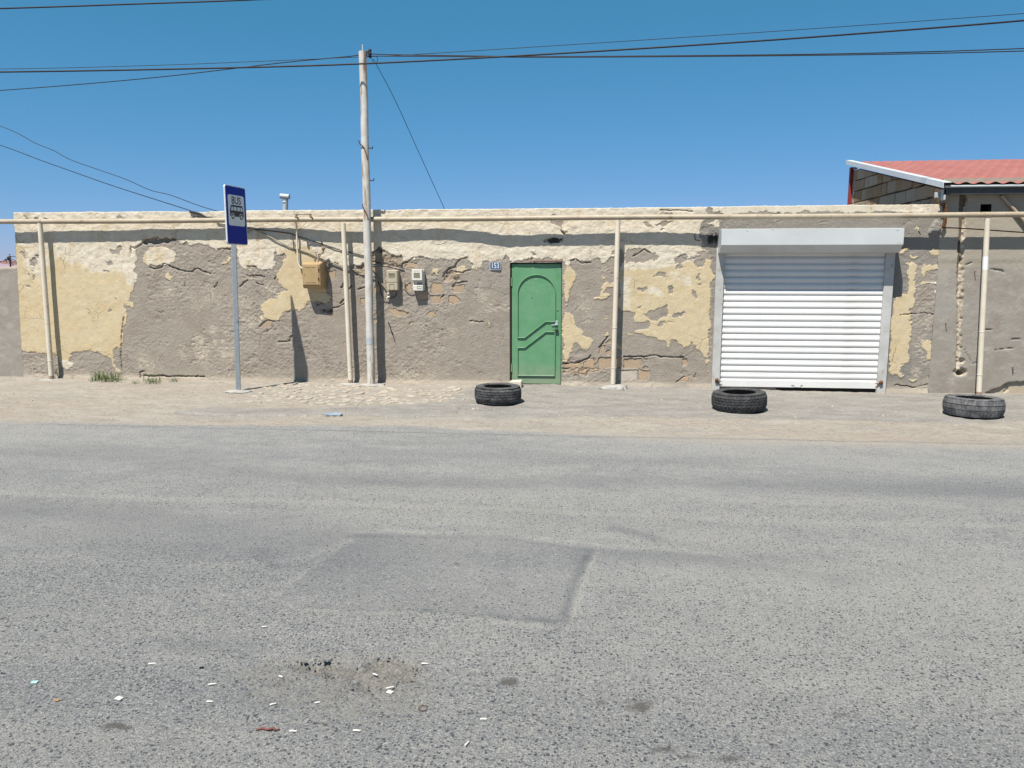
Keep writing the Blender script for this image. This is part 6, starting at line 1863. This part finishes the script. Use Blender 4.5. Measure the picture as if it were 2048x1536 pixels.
butt_white = simple('cigarette_paper', (0.74, 0.72, 0.68), (0.58, 0.54, 0.48), 90, 0.85)
butts = [((529, 1254), 20, 'cigarette butt lying alone above the pothole, left of the asphalt patch edge'), ((562, 1354), -25, 'cigarette butt just off the left end of the pothole'), ((850, 1328), 3, 'cigarette butt beyond the right end of the pothole'), ((780, 1376), 28, 'cigarette butt lying across the lower right lip of the pothole'), ((425, 1369), 20, 'flattened cigarette butt left of the pothole, upper of two'), ((420, 1404), 12, 'cigarette butt left of the pothole, lower of two'),
         ((546, 1409), 35, 'cigarette butt below the left half of the pothole'), ((635, 1406), 25, 'cigarette butt in line below the middle of the pothole'), ((586, 1463), 3, 'cigarette butt right beside the red strip'), ((714, 1462), 0, 'long cigarette butt right of the red strip near the bottom'), ((967, 1439), 4, 'rightmost cigarette butt, lying flat beyond the wire ring'), ((934, 1488), 70, 'cigarette butt standing nearly upright in the view at the bottom'), ((751, 1350), -25, 'small cigarette butt inside the pothole'), ((305, 1328), 15, 'small cigarette butt far to the left of the pothole')]
mesh_b = None
for (pp, ang, lab) in butts:
    c = Vector(on_z(pp[0], pp[1], ROADZ + .004))
    if mesh_b is None:
        mb = MB(); mb.tube([(-.019, 0, 0), (-.004, 0, .001), (.006, 0, 0), (.019, 0, 0)], [.0042, .0044, .0044, .0038], 8); o = mb.build('cigarette_butt', butt_white); mesh_b = o.data
    else:
        o = bpy.data.objects.new('cigarette_butt', mesh_b); COL.objects.link(o)
    o.location = c + Vector((0, 0, .002)); o.rotation_euler = (0, 0, radians(ang)); o.scale = (random.uniform(.55, .9), .8, .8)
    tag(o, lab, 'cigarette butt', 'cigarette butts dropped on the road')


def scrap(pp, poly, mat, name, label, cat, ang=0.0, th=.003):
    c = Vector(on_z(pp[0], pp[1], ROADZ + .003))
    mb = MB(); ca, sa = cos(radians(ang)), sin(radians(ang))
    mb.prism([(a * .75, b * .75) for a, b in poly], c, (ca, sa, 0), (-sa, ca, .12), (0, -.1, 1), .001, th)
    o = mb.build(name, mat)
    return tag(top(o, c), label, cat)


scrap((238, 1397), [(-.02, -.012), (.018, -.014), (.022, .010), (-.016, .014)], butt_white, 'paper_scrap', 'torn white paper scrap left of the pothole above the dark oily spot', 'paper scrap', -12)
scrap((779, 1384), [(-.015, -.012), (.018, -.014), (.022, .006), (-.010, .012)], butt_white, 'paper_scrap', 'crumpled white paper scrap touching the butt at the pothole lip', 'paper scrap', -15)
scrap((69, 1365), [(-.018, -.012), (.018, -.010), (.016, .014), (-.018, .010)], simple('teal_wrapper', (0.28, 0.50, 0.52), (0.45, 0.6, 0.6), 60, .4), 'wrapper', 'small torn teal sweet wrapper at the far left of the road', 'wrapper', 5)
scrap((113, 1401), [(-.014, -.005), (.012, -.008), (.016, .003), (-.008, .007)], simple('orange_peel', (0.45, 0.22, 0.09), (0.4, 0.2, 0.08), 60, .7), 'peel_scrap', 'tiny orange scrap of peel near the left edge of the road', 'scrap', 10)
mb = MB()
c = Vector(on_z(535, 1460, ROADZ + .006))
mb.tube([c + Vector(q) for q in ((-.045, -.006, 0), (-.02, .004, .004), (0, -.003, .003), (.02, .006, .006), (.03, -.002, .004), (.045, .010, 0))], [.002, .005, .004, .0055, .004, .002], 6)
o = mb.build('cloth_strip', simple('dark_red_cloth', (0.20, 0.075, 0.06), (0.14, 0.06, 0.05), 60, .9))
tag(top(o, c), 'twisted dark red strip of cloth lying on the road', 'cloth strip')
mb = MB(); c = Vector(on_z(846, 1417, ROADZ + .004))
mb.tube([c + Vector((.017 * cos(t), .020 * sin(t), .002)) for t in np.linspace(.3, 6.3, 18)], .0015, 5)
o = mb.build('wire_ring', M['rust']); tag(top(o, c), 'thin rusty wire ring lying below the right end of the pothole', 'wire ring')
scrap((403, 1336), [(-.012, -.006), (.012, -.008), (.014, .006), (-.010, .008)], M['sign_black'], 'plastic_bit', 'tiny black plastic bit between pothole and left road edge', 'scrap', 20)
